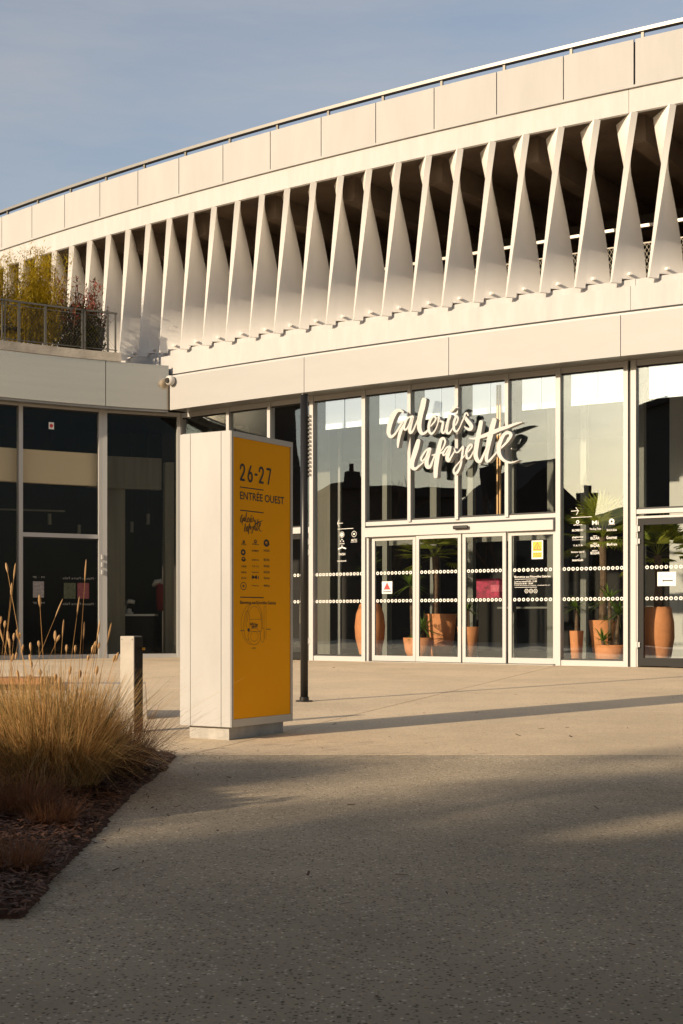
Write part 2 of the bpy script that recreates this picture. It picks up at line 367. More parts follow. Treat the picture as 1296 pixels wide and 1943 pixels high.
# ---- brush lettering, traced as strokes (x, y, width)
def cA(l): return [(700 + x / 7.2, 740 + y / 7.2, w / 7.2) for x, y, w in l]
def cB(l): return [(840 + x / 7.2, 760 + y / 7.2, w / 7.2) for x, y, w in l]
GAL = [
 cA([(470, 305, 22), (440, 285, 34), (395, 280, 46), (350, 320, 62), (305, 410, 70), (280, 510, 62), (272, 590, 52), (300, 638, 46), (345, 618, 30), (390, 560, 26), (430, 495, 26), (465, 440, 24)]),
 cA([(405, 448, 22), (445, 436, 32), (480, 432, 34)]),
 cA([(462, 435, 46), (440, 540, 48), (414, 640, 42), (402, 720, 36), (398, 785, 20)]),
 cA([(575, 362, 22), (530, 388, 24), (496, 450, 30), (482, 510, 30), (495, 545, 26), (530, 520, 22), (565, 450, 22), (590, 380, 26)]),
 cA([(596, 360, 44), (575, 450, 48), (560, 530, 46), (568, 585, 36), (605, 560, 24), (645, 470, 20), (690, 360, 18)]),
 cA([(757, 125, 66), (735, 230, 72), (708, 340, 70), (692, 450, 64), (697, 540, 58), (730, 595, 44), (775, 585, 30), (825, 535, 22)]),
 cA([(815, 515, 18), (860, 480, 18), (905, 425, 22), (918, 385, 26), (890, 358, 30), (850, 400, 34), (824, 490, 36), (832, 570, 34), (868, 598, 28), (915, 545, 18), (950, 460, 16), (958, 400, 22)]),
 cA([(952, 372, 32), (975, 425, 26), (1015, 440, 30), (1008, 500, 34), (1000, 560, 30), (1022, 590, 26), (1052, 545, 16), (1090, 450, 16), (1105, 400, 18)]),
 cA([(1108, 345, 46), (1090, 420, 42), (1068, 510, 42), (1068, 575, 38), (1100, 592, 28), (1140, 540, 16), (1170, 480, 14)]),
 cA([(1108, 300, 14), (1140, 282, 30), (1165, 250, 36), (1195, 232, 30), (1222, 245, 14)]),
 cB([(165, 350, 18), (195, 310, 20), (215, 250, 22), (200, 215, 26), (172, 260, 32), (158, 330, 34), (165, 400, 34), (200, 425, 26), (240, 370, 16), (275, 290, 18), (315, 205, 22)]),
 cB([(352, 205, 20), (335, 172, 22), (308, 190, 26), (318, 240, 40), (360, 295, 52), (398, 350, 54), (385, 395, 44), (340, 388, 30), (305, 355, 14)]),
]
LAF = [
 cA([(678, 685, 52), (655, 770, 66), (625, 870, 66), (596, 970, 60), (592, 1045, 56), (628, 1080, 40), (680, 1045, 28), (755, 985, 14)]),
 cA([(835, 795, 22), (790, 815, 22), (745, 875, 26), (714, 940, 28), (735, 970, 24), (785, 915, 24), (830, 820, 28)]),
 cA([(832, 800, 48), (808, 890, 56), (788, 980, 56), (800, 1048, 54), (838, 1048, 40), (870, 980, 26), (905, 890, 20)]),
 cA([(1035, 662, 24), (995, 668, 40), (968, 745, 50), (948, 850, 60), (932, 960, 64), (918, 1070, 62), (915, 1190, 52)]),
 cA([(1020, 660, 26), (1045, 705, 26), (1015, 790, 20), (965, 860, 16)]),
 cA([(862, 892, 14), (930, 876, 22), (1000, 856, 22), (1025, 836, 14)]),
 cA([(1105, 768, 22), (1062, 790, 22), (1025, 850, 24), (1018, 890, 22), (1048, 880, 20), (1095, 800, 24)]),
 cA([(1112, 775, 44), (1090, 860, 52), (1072, 930, 52), (1092, 968, 42), (1130, 915, 24), (1175, 840, 18)]),
 cB([(160, 655, 16), (180, 705, 22), (215, 705, 20), (255, 660, 22), (285, 632, 26), (276, 720, 30), (264, 810, 30), (248, 900, 30), (215, 970, 34), (182, 1002, 36), (160, 975, 30), (170, 925, 22), (230, 850, 16), (320, 745, 14)]),
 cB([(318, 735, 16), (368, 680, 18), (405, 625, 22), (390, 600, 26), (350, 645, 32), (328, 720, 34), (342, 792, 30), (385, 775, 22), (430, 690, 16)]),
 cB([(528, 285, 52), (512, 380, 58), (488, 500, 62), (468, 620, 62), (455, 730, 60), (475, 810, 54), (520, 835, 40), (565, 745, 28), (620, 630, 30)]),
 cB([(712, 258, 62), (682, 370, 68), (652, 500, 68), (626, 620, 62), (606, 740, 50), (608, 822, 42), (645, 822, 32), (705, 755, 24), (770, 680, 22)]),
 cB([(368, 515, 14), (440, 520, 30), (540, 492, 46), (660, 448, 56), (780, 398, 50), (900, 358, 42), (1010, 318, 30), (1095, 300, 6)]),
 cB([(765, 680, 22), (835, 618, 28), (905, 540, 34), (938, 470, 46), (905, 440, 44), (850, 462, 44), (805, 540, 52), (776, 640, 54), (784, 740, 52), (840, 815, 38), (915, 848, 28), (980, 842, 18), (1055, 815, 5)]),
]
def smooth_stroke(P, k=4):
    o = []
    for i in range(len(P) - 1):
        p0 = P[max(i - 1, 0)]; p1 = P[i]; p2 = P[i + 1]; p3 = P[min(i + 2, len(P) - 1)]
        for j in range(k):
            t = j / k
            o.append(tuple(0.5 * (2 * p1[m] + (p2[m] - p0[m]) * t + (2 * p0[m] - 5 * p1[m] + 4 * p2[m] - p3[m]) * t * t + (3 * p1[m] - p0[m] - 3 * p2[m] + p3[m]) * t ** 3) for m in range(3)))
    o.append(P[-1]); return o
def stroke_mesh(mb, P, tof, depth, lift=0.0006, k=4):
    """P list of (x,y,w) in a 2D frame; tof(x,y,off)->3D. A solid brush stroke with rounded ends."""
    Q = smooth_stroke(P, k); Lft = []; Rgt = []
    n = len(Q)
    for i in range(n):
        a = Q[max(i - 1, 0)]; b = Q[min(i + 1, n - 1)]
        dx, dy = b[0] - a[0], b[1] - a[1]; l = math.hypot(dx, dy) or 1; nx, ny = -dy / l, dx / l
        h = Q[i][2] / 2
        ang = (1.0 if 0 < i < n - 1 else 0.55)
        if i in (0, n - 1):        # round the tip: extra row
            s = -1 if i == 0 else 1
            row0 = ((Q[i][0] + nx * h, Q[i][1] + ny * h), (Q[i][0] - nx * h, Q[i][1] - ny * h))
            tip = ((Q[i][0] + nx * h * .5 + s * dx / l * h * .55, Q[i][1] + ny * h * .5 + s * dy / l * h * .55),
                   (Q[i][0] - nx * h * .5 + s * dx / l * h * .55, Q[i][1] - ny * h * .5 + s * dy / l * h * .55))
            rows = [tip, row0] if i == 0 else [row0, tip]
            for r in rows: Lft.append(r[0]); Rgt.append(r[1])
        else:
            Lft.append((Q[i][0] + nx * h, Q[i][1] + ny * h)); Rgt.append((Q[i][0] - nx * h, Q[i][1] - ny * h))
    b0 = len(mb.v); m = len(Lft)
    for i in range(m):
        e = lift * i
        mb.v.append(tuple(tof(*Lft[i], e))); mb.v.append(tuple(tof(*Rgt[i], e)))
        if depth: mb.v.append(tuple(tof(*Lft[i], e - depth))); mb.v.append(tuple(tof(*Rgt[i], e - depth)))
    st = 4 if depth else 2
    for i in range(m - 1):
        p = b0 + i * st; q = p + st
        mb.f.append((p, p + 1, q + 1, q))
        if depth:
            mb.f.append((p + 2, q + 2, q + 3, p + 3)); mb.f.append((p, q, q + 2, p + 2)); mb.f.append((p + 1, p + 3, q + 3, q + 1))
    if depth:
        mb.f.append((b0, b0 + 2, b0 + 3, b0 + 1)); e = b0 + (m - 1) * st; mb.f.append((e, e + 1, e + 3, e + 2))

# ================================================================== SETTING
def sheet(name, pts, m, zoff, th, parent=None, kind=None):
    bm = bmesh.new(); vs = [bm.verts.new((x, y, 0)) for x, y in pts]; f = bm.faces.new(vs)
    if f.normal.z < 0: f.normal_flip()
    bmesh.ops.bisect_plane(bm, geom=bm.verts[:] + bm.edges[:] + bm.faces[:], plane_co=(0, 23, 0), plane_no=(0, 1, 0))
    if th:
        r = bmesh.ops.extrude_face_region(bm, geom=bm.faces[:])
        for v in [g for g in r['geom'] if isinstance(g, bmesh.types.BMVert)]: v.co.z = -th
    for v in bm.verts: v.co.z += gz(v.co.y) + zoff
    bmesh.ops.recalc_face_normals(bm, faces=bm.faces)
    me = bpy.data.meshes.new(name); bm.to_mesh(me); bm.free(); me.materials.append(M[m])
    o = bpy.data.objects.new(name, me); S.collection.objects.link(o)
    if parent: setp(o, parent)
    if kind: o['kind'] = kind
    return o

g = MB(); g.v = [(-900, -900, -1.35), (900, -900, -1.35), (900, 900, -1.35), (-900, 900, -1.35)]; g.f = [(0, 1, 2, 3)]
tag(g.build('ground', 'earth'), kind='structure')
pav = sheet('pavement', [(-46, -30), (40, -30), (40, 33), (-46, 33)], 'joint', -0.03, 0.2, kind='structure')
JY = 10.57
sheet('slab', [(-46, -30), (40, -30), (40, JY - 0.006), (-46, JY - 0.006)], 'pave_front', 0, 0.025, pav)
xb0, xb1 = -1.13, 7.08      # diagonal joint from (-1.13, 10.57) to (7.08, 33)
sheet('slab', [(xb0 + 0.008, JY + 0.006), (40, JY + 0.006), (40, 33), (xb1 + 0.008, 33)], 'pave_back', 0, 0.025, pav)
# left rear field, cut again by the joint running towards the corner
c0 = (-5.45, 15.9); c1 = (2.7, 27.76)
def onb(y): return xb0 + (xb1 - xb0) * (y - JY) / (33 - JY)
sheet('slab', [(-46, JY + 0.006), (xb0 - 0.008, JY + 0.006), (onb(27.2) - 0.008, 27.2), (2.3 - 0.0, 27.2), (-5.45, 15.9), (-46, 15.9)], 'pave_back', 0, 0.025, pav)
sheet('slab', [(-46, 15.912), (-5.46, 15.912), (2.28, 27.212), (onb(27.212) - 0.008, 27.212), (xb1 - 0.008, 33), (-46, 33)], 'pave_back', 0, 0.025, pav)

# planting bed
edge = [(47, 1743), (118, 1650), (202, 1563), (250, 1508), (313, 1462), (335, 1436), (300, 1431), (252, 1428), (170, 1418), (80, 1412)]
ep = [gpt(*e) for e in edge]
poly = [(-2.6, 5.24)] + [(p.x, p.y) for p in ep] + [(-6.2, 11.3), (-6.3, 5.3)]
bm = bmesh.new()
NX, NY = 200, 190
def inpoly(x, y, P):
    c = False; j = len(P) - 1
    for i in range(len(P)):
        if (P[i][1] > y) != (P[j][1] > y) and x < (P[j][0] - P[i][0]) * (y - P[i][1]) / (P[j][1] - P[i][1]) + P[i][0]: c = not c
        j = i
    return c
def dpoly(x, y, P):
    best = 9
    for i in range(len(P)):
        x0, y0 = P[i]; x1, y1 = P[(i + 1) % len(P)]; dx, dy = x1 - x0, y1 - y0
        t = max(0, min(1, ((x - x0) * dx + (y - y0) * dy) / (dx * dx + dy * dy)))
        best = min(best, math.hypot(x - x0 - t * dx, y - y0 - t * dy))
    return best
grid = {}
for i in range(NX + 1):
    for j in range(NY + 1):
        x = -6.5 + 5.7 * i / NX; y = 5.0 + 6.6 * j / NY; jx = rnd.uniform(-.012, .012)
        ins = inpoly(x, y, poly); d = dpoly(x, y, poly)
        z = gz(y) + (min(0.05, 0.008 + d * 0.12) + rnd.uniform(0, 0.012) if ins else -0.012 - d * 0.2)
        grid[i, j] = bm.verts.new((x + jx, y + jx, z))
for i in range(NX):
    for j in range(NY): bm.faces.new((grid[i, j], grid[i + 1, j], grid[i + 1, j + 1], grid[i, j + 1]))
me = bpy.data.meshes.new('planting_bed'); bm.to_mesh(me); bm.free(); me.materials.append(M['mulch'])
bed = bpy.data.objects.new('planting_bed', me); S.collection.objects.link(bed); bed['kind'] = 'structure'
ch = MB()
def chip(mb, x, y, z, s):
    a = rnd.uniform(0, 6.28); l = s * rnd.uniform(.5, 1.6); w = s * rnd.uniform(.15, .4); t = rnd.uniform(-.35, .35); t2 = rnd.uniform(-.5, .5)
    u = Vector((math.cos(a), math.sin(a), t)); v = Vector((-math.sin(a), math.cos(a), t2)); c = Vector((x, y, z))
    mb.quad(c - u * l - v * w * .6, c + u * l - v * w, c + u * l * .9 + v * w * .7, c - u * l + v * w)
n = 0
while n < 15000:
    x = rnd.uniform(-6, -.8); y = rnd.uniform(5.15, 11)
    if abs(x) > .27 * y + .3: continue
    d = dpoly(x, y, poly)
    if inpoly(x, y, poly): chip(ch, x, y, gz(y) + min(0.05, 0.012 + d * .12) + rnd.uniform(.008, .03), .02); n += 1
tag(ch.build('bark_chips', 'chip', fix=False), kind='stuff', label='dark bark chips covering the planting bed at left', cat='mulch')
ch = MB(); n = 0
while n < 260:
    x = rnd.uniform(-4, 1.5); y = rnd.uniform(5.2, 11.6)
    if inpoly(x, y, poly): continue
    d = dpoly(x, y, poly)
    if rnd.random() < math.exp(-d * 3.2): chip(ch, x, y, gz(y) + .006, .013); n += 1
n = 0
while n < 150:
    y = rnd.uniform(4.2, 24); x = rnd.uniform(-.27, .27) * y
    if inpoly(x, y, poly): continue
    chip(ch, x, y, gz(y) + .006, rnd.choice((.008, .012, .02))); n += 1
tag(ch.build('bark_litter', 'chip', fix=False), kind='stuff', label='loose bark bits and dead leaves scattered on the concrete', cat='mulch')

# ================================================================== ROUND BUILDING
B = thing('round_building', 'cream round car park building with twisted fins above a glazed shop entrance', 'building', rp(RG, apx(860), 0))
def bandpart(name, r0, r1, z0, z1, m, a0=AL, a1=AR, n=90, parent=B, **k):
    q = MB(); ringband(q, r0, r1, z0, z1, a0, a1, n); return q.build(name, m, parent, **k)
RB = R0 - 0.27
# beams, cut where the photograph shows a joint
aj = apx(1194, R0)
bandpart('upper_beam', R0 - 0.06, R0 + 0.02, 8.77, 9.145, 'conc_white', AL, aj - 0.00005)
bandpart('upper_beam', R0 - 0.06, R0 + 0.02, 8.77, 9.145, 'conc_white', aj + 0.00005, AR)
bandpart('coping', R0 - 0.30, R0 + 0.065, 9.148, 9.185, 'panel')
bandpart('lower_beam', R0 - 0.6, R0 - 0.05, 5.668, 6.048, 'conc_white', AL, aj - 0.00005)
bandpart('lower_beam', R0 - 0.6, R0 - 0.05, 5.668, 6.048, 'conc_white', aj + 0.00005, AR)
bandpart('sill_strip', R0 - 0.6, RB - 0.004, 6.060, 6.205, 'conc_white', AL, aj - 0.00005)
bandpart('sill_strip', R0 - 0.6, RB - 0.004, 6.060, 6.205, 'conc_white', aj + 0.00005, AR)
bandpart('shadow_gap', R0 - 0.6, R0 - 0.22, 5.50, 5.666, 'gasket')
# parapet panels
for i in range(-5, 22):
    a1 = P0 - DP * i; a0 = a1 - DP
    gap = 0.00012 if i != 0 else 0.0003
    bandpart('parapet_panel', R0 - 0.03, R0 + 0.0, 9.20 + 0.0, 9.925, 'panel', a0 + 0.00012, a1 - gap, 3)
bandpart('parapet_backing', R0 - 0.3, R0 - 0.045, 9.186, 9.90, 'gasket')
# handrail with posts
hr = bandpart('handrail', R0 - 0.16, R0 - 0.05, 10.055, 10.112, 'rail')
for i in range(-5, 22):
    a = P0 - DP * i + 0.0013; q = MB(); p = rp(R0 - 0.10, a, 9.95)
    q.box(p, tan(a) * .022, outn(a) * .02, (0, 0, .094)); q.build('rail_post', 'railpost', hr)
# fins
NR = 30
def fin(i):
    at = A_TOP - DA * i; ab = A_BOT - DA * i
    Pt = rp(R0 - 0.01, at, 8.768); Pb = rp(R0 - 0.077, ab, 6.155)
    T = tan((at + ab) / 2); I = -outn((at + ab) / 2); Lw = 0.63
    rows = []
    for k in range(NR + 1):
        s = k / NR; p = Pb.lerp(Pt, s); ph = R(51 + 83 * s ** 1.0)
        rows.append((p, ph))
    q = MB(); cols = (0, .28, .2801, .64, 1.0)
    # front face grid + back face grid
    V = {}
    for k, (p, ph) in enumerate(rows):
        d = T * math.cos(ph) + I * math.sin(ph); w = T * math.sin(ph) - I * math.cos(ph); th = .058 + .05 * k / NR
        for c, u in enumerate(cols):
            zz = Vector((0, 0, 0))
            if k == 0 and c >= 2: zz = Vector((0, 0, 0.075))
            for sgn in (0, 1):
                V[k, c, sgn] = len(q.v); q.v.append(tuple(p + d * Lw * u - w * th * sgn + zz))
    nc = len(cols); edge_f = []
    for k in range(NR):
        for c in range(nc - 1):
            q.f.append((V[k, c, 0], V[k, c + 1, 0], V[k + 1, c + 1, 0], V[k + 1, c, 0]))
            q.f.append((V[k, c, 1], V[k + 1, c, 1], V[k + 1, c + 1, 1], V[k, c + 1, 1]))
        edge_f.append(len(q.f)); q.f.append((V[k, 0, 0], V[k + 1, 0, 0], V[k + 1, 0, 1], V[k, 0, 1]))
        q.f.append((V[k, nc - 1, 0], V[k, nc - 1, 1], V[k + 1, nc - 1, 1], V[k + 1, nc - 1, 0]))
    for c in range(nc - 1):
        q.f.append((V[0, c, 0], V[0, c, 1], V[0, c + 1, 1], V[0, c + 1, 0])); q.f.append((V[NR, c, 0], V[NR, c + 1, 0], V[NR, c + 1, 1], V[NR, c, 1]))
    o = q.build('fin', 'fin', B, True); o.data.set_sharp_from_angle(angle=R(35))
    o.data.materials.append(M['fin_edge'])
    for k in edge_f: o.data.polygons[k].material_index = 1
    p, ph = rows[0]; d = T * math.cos(ph) + I * math.sin(ph); w = T * math.sin(ph) - I * math.cos(ph)
    b = p + d * Lw * .5 + Vector((0, 0, .155)); q = MB(); q.tube([b - w * .01, b + w * .065], .026, 8); q.build('bolt', 'fin', o)
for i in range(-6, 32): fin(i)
# car-park deck behind the fins
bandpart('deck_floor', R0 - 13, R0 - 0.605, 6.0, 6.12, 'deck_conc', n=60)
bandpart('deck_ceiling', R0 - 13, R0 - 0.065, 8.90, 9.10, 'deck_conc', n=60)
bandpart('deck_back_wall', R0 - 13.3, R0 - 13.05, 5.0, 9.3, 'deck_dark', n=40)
for k in range(28):
    a = AL + (AR - AL) * (k + .5) / 28; q = MB(); m_ = rp(R0 - 6.6, a, 8.68)
    q.box(m_, tan(a) * .14, outn(a) * 6.1, (0, 0, .215)); q.build('ceiling_beam', 'deck_conc', B)
bandpart('service_duct', R0 - 4.3, R0 - 3.9, 8.12, 8.30, 'deck_dark', n=60)
bandpart('inner_rail', R0 - 1.14, R0 - 1.08, 7.25, 7.30, 'rail', n=90)
bandpart('inner_rail', R0 - 1.14, R0 - 1.1, 6.98, 7.0, 'railpost', n=90)
bandpart('inner_parapet', R0 - 2.4, R0 - 2.2, 6.12, 6.62, 'tan', n=60)
q = MB(); a = AL + .15
while a < AR - .02:      # wire mesh of the inner guard, crossing diagonals
    for s in (1, -1):
        p = rp(R0 - 1.1 - .004 * s, a, 6.13); e = rp(R0 - 1.1 - .004 * s, a + s * .87 * .62 / R0, 7.0); w = Vector((0, 0, .005))
        q.quad(p - w, e - w, e + w, p + w)
    a += .07 / R0
tag(q.build('wire_mesh', 'wire', B, fix=False), kind='stuff')
for k in range(24):
    a = AL + (AR - AL) * (k + .3) / 24; q = MB(); q.box(rp(R0 - 1.05, a, 6.68), tan(a) * .02, outn(a) * .02, (0, 0, .55)); q.build('guard_post', 'railpost', B)
# fascia above the shopfront
AF0 = apx(322, R0 + .1); FZ0, FZ1 = 4.925, 5.572
fj = [-48.407 - 3.11 * k for k in range(-4, 1)][::-1]
fj = sorted([-48.407 + 3.11 * k for k in range(0, 8)])
ed = [AF0] + [s / R0 for s in fj]
for k in range(len(ed) - 1):
    q = MB(); ringband(q, R0 + .06, R0 + .10, FZ0, FZ1, ed[k] + .00008, ed[k + 1] - .00008, 6); q.build('fascia_panel', 'fascia', B)
q = MB(); ringband(q, R0 - .2, R0 + .085, FZ1 + .002, FZ1 + .035, AF0, ed[-1], 40); q.build('fascia_capping', 'frame', B)
q = MB(); ringband(q, RG - .5, R0 + .055, FZ0 + .01, FZ0 + .06, AF0, ed[-1], 40); q.build('soffit', 'pole_grey', B)
q = MB(); ringband(q, R0 + .01, R0 + .05, FZ0 + .06, FZ1 - .02, AF0, ed[-1], 40); q.build('fascia_backing', 'gasket', B)

# ground floor glazing
HEAD = FZ0 + .008
def mull(px, w, z0=0.0, z1=HEAD, m='frame', dep=.07, a=None, parent=B, name='mullion', roff=0.0):
    a = apx(px) if a is None else a; q = MB()
    q.box(rp(RG + roff, a, (z0 + z1) / 2), tan(a) * w / 2, outn(a) * dep, (0, 0, (z1 - z0) / 2)); return q.build(name, m, parent)
def chord(a0, a1, z0, z1, r, th, m, name, parent=B):
    A = rp(r, a0); Bp = rp(r, a1); t = (Bp - A); nrm = outn((a0 + a1) / 2); q = MB()
    up = lambda p, z: Vector((p.x, p.y, z))
    q.hexa([up(A, z0) - nrm * th, up(Bp, z0) - nrm * th, up(Bp, z0) + nrm * th, up(A, z0) + nrm * th,
            up(A, z1) - nrm * th, up(Bp, z1) - nrm * th, up(Bp, z1) + nrm * th, up(A, z1) + nrm * th])
    return q.build(name, m, parent)
def cplane(a0, a1, r=RG):      # plane of a bay, u from its left end
    A = rp(r, a0); Bp = rp(r, a1); t = (Bp - A).normalized(); return Plane(A, t, Vector((t.y, -t.x, 0))), (Bp - A).length
def rings(pl, u0, u1, parent):
    q = MB(); n = max(1, int((u1 - u0) / .0765)); st = (u1 - u0) / n
    for v in (1.1, 1.6):
        for k in range(n): annulus(q, pl, u0 + st * (k + .5), v, .030, .0145, .0085)
    return q.build('ring_band', 'white_print', parent, fix=False)
mp_ = [345, 436.2, 514, 594.8, 693.5, 780, 869.8, 964.5, 1062, 1190, 1204.5, 1345]
am = [apx(x) for x in mp_]
widths = {0: .10, 1: .075, 2: .075, 3: .085, 4: .08, 8: .085, 9: .075, 10: .09}
for i in (0, 1, 2, 3, 4, 8, 9, 10, 11): mull(None, widths.get(i, .08), a=am[i])
for i in (5, 6, 7): mull(None, .065, 2.50, a=am[i])
mull(None, .05, a=(am[9] + am[10]) / 2, m='gasket', dep=.03)
GL = {}
def glaze(i0, i1, z0, z1, name='pane', m='glass', rim=True):
    g_ = chord(am[i0], am[i1], z0, z1, RG, .005, m, name)
    pl, W_ = cplane(am[i0], am[i1])
    if rim:
        for zz in (z0, z1 - .03): q = MB(); rect(q, pl, .035, W_ - .035, zz, zz + .03, .012, .012); q.build('gasket', 'gasket', g_)
    return g_, pl, W_
def rail_h(i0, i1, z0, z1, m='frame', dep=.055, name='transom'):
    return chord(am[i0], am[i1], z0, z1, RG, dep, m, name)
# full-height bays
for i0, i1 in ((0, 1), (1, 2), (3, 4), (8, 9)):
    GL[i0] = glaze(i0, i1, .09, HEAD - .09)
    rail_h(i0, i1, 0.0, .09, name='bottom_rail', dep=.05); rail_h(i0, i1, HEAD - .09, HEAD, name='head_rail', dep=.05)
GL[2] = glaze(2, 3, 2.50, HEAD - .09); rail_h(2, 3, 2.42, 2.50); rail_h(2, 3, HEAD - .09, HEAD, name='head_rail', dep=.05)
for i in (4, 5, 6, 7):
    GL[i] = glaze(i, i + 1, 2.53, HEAD - .09); rail_h(i, i + 1, HEAD - .09, HEAD, name='head_rail', dep=.05)
for i0, i1 in ((4, 8),):
    rail_h(i0, i1, 2.46, 2.53); rail_h(i0, i1, 2.425, 2.455, m='gasket', dep=.03)
GL[10] = glaze(10, 11, 2.53, HEAD - .09); rail_h(10, 11, 2.46, 2.53); rail_h(10, 11, HEAD - .09, HEAD, name='head_rail', dep=.05)
# ring bands on fixed panes
for i in (3, 8): g_, pl, W_ = GL[i]; rings(pl, .05, W_ - .05, g_)

# sliding entrance doors
ad = [apx(x, RG + .03) for x in (704, 789.5, 877.5, 962.5, 1057)]
D = thing('sliding_entrance_doors', 'four-leaf glazed sliding entrance doors under the brush-lettered shop sign', 'door', rp(RG, (ad[0] + ad[4]) / 2, 0))
q = MB()
chord(am[4] + .0009, am[8] - .0009, 2.255, 2.42, RG + .05, .07, 'frame', 'header', D)
chord(am[4] + .0009, ad[0] - .0005, 0, 2.25, RG, .055, 'frame', 'side_post', D); chord(ad[4] + .0003, am[8] - .0007, 0, 2.25, RG, .055, 'frame', 'side_post', D)
chord(am[4] + .0009, am[8] - .0009, 0.0, .012, RG + .01, .10, 'pole_grey', 'threshold', D)
s_a = apx(874, RG + .14); q = MB(); q.box(rp(RG + .145, s_a, 2.355), tan(s_a) * .15, outn(s_a) * .022, (0, 0, .032)); so = q.build('motion_sensor', 'black_metal', D)
bv = so.modifiers.new('b', 'BEVEL'); bv.width = .02; bv.segments = 3
DP_ = []
for k in range(4):
    r_ = RG + (.035 if k in (1, 2) else .0)
    a0, a1 = ad[k] + .0002, ad[k + 1] - .0002
    pl, W_ = cplane(a0, a1, r_)
    leaf = chord(a0 + .0004, a1 - .0004, .11, 2.19, r_, .005, 'glass', 'door_leaf', D)
    for u0, u1, v0, v1 in ((0, .062, .02, 2.25), (W_ - .062, W_, .02, 2.25), (.0625, W_ - .0625, .02, .115), (.0625, W_ - .0625, 2.185, 2.25)):
        q = MB(); rect(q, pl, u0, u1, v0, v1, -.02, .042); q.build('leaf_frame', 'frame', leaf)
    rings(pl, .075, W_ - .075, leaf); DP_.append((pl, W_, leaf))

# left hinged door (bay 2-3) and right hinged door with dark frame
def hinged(i0, i1, nm, label, fm, hinge_left, ua=.07, wid=None):
    a0 = am[i0]; a1 = am[i1]; pl, W_ = cplane(a0, a1)
    d = thing(nm, label, 'door', pl.pt(W_ / 2, 0)); u1 = W_ - ua; 
    for x0, x1, v0, v1 in ((ua - .03, ua, 0, 2.42), (u1, u1 + .03, 0, 2.42), (ua, u1, 2.385, 2.42)):
        q = MB(); rect(q, pl, x0, x1, v0, v1, -.05, .105); q.build('door_frame', 'frame', d)
    le = MB(); rect(le, pl, ua + .08, u1 - .08, .13, 2.30, -.005, .01); leaf = le.build('door_leaf', 'glass', d)
    for x0, x1, v0, v1 in ((ua + .006, ua + .09, .02, 2.375), (u1 - .09, u1 - .006, .02, 2.375), (ua + .0905, u1 - .0905, .02, .15), (ua + .0905, u1 - .0905, 2.28, 2.375)):
        q = MB(); rect(q, pl, x0, x1, v0, v1, -.02, .06); q.build('leaf_frame', fm, leaf)
    x = ua - .005 if hinge_left else u1 + .005
    for v in (.3, 1.96, 2.16):
        q = MB(); p = pl.pt(x, v, .07); q.tube([p, p + Vector((0, 0, .12))], .016, 8); q.box(pl.pt(x, v + .06, .06), pl.t * .045, pl.n * .012, (0, 0, .04)); q.build('hinge', 'frame', d)
    hx = u1 - .06 if hinge_left else ua + .06
    q = MB(); q.tube([pl.pt(hx, .95, .05), pl.pt(hx, .95, .10), pl.pt(hx, 1.25, .10), pl.pt(hx, 1.25, .05)], .013, 8); q.build('handle', 'frame', d)
    rings(pl, ua + .1, u1 - .1, leaf)
    return d, pl, leaf
hinged(2, 3, 'hinged_door', 'light framed glass door partly hidden behind the yellow totem and black post', 'frame_dark', False)
dR, plR, leafR = hinged(10, 11, 'hinged_door', 'black framed glass door with paper arrow notice at the right picture edge', 'frame_dark', True)

# ------- interior of the ground floor
IN = 9.0
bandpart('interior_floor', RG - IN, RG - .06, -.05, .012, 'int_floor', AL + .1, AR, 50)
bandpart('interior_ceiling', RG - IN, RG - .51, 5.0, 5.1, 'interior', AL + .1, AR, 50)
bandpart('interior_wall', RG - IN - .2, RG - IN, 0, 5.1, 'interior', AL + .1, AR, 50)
bandpart('interior_wall', RG - 5.6, RG - 5.5, 0, 3.3, 'int_brown', apx(1075), apx(1175), 10)
bandpart('interior_wall', RG - 4.2, RG - 4.1, 0, 5.0, 'int_white', apx(1274, RG - 4.2), apx(1400), 10)
def icol(px, r, w, z1=5.0, m='int_col'):
    a = apx(px, RG - r); q = MB(); q.box(rp(RG - r, a, z1 / 2), tan(a) * w / 2, outn(a) * w / 2, (0, 0, z1 / 2)); q.build('column', m, B)
icol(733, 3.2, .12); icol(740, 3.3, .05, m='pole_grey'); icol(826, 4.0, .16); icol(895, 3.0, .12); icol(1109, 2.2, .11); icol(624, 3.0, .38, m='int_curtain')
icol(1047, 3.2, .13); icol(973, 3.1, .10); icol(645, 2.7, .06, m='pole_grey'); icol(1218, 2.6, .12); icol(460, 2.5, .2); icol(405, 2.5, .2)
# vestibule header and inner glazing
bandpart('vestibule_beam', RG - 3.3, RG - 3.2, 2.3, 2.5, 'int_col', apx(693, RG - 3.3), apx(1062, RG - 3.3), 12)
bandpart('interior_shelf', RG - 6, RG - 5.7, 1.0, 1.04, 'int_col', apx(640), apx(1010), 12)
# glowing panels standing in for daylight seen high through the glass
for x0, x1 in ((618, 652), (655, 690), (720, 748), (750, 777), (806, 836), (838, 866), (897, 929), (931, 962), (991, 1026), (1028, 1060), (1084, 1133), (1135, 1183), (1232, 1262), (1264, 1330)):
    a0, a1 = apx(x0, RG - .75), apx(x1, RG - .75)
    q = MB(); ringband(q, RG - .77, RG - .75, 4.42, 4.995, a0, a1, 2); q.build('daylight_glow_panel', 'light', B)
# brass pipes in the third bay
for px in (944, 949):
    a = apx(px, RG - .7); q = MB(); q.tube([rp(RG - .7, a, 2.55), rp(RG - .7, a, 4.9)], .022, 8); q.build('pipe', mat('brass', (0.45, 0.27, 0.13), .4, .6), B)
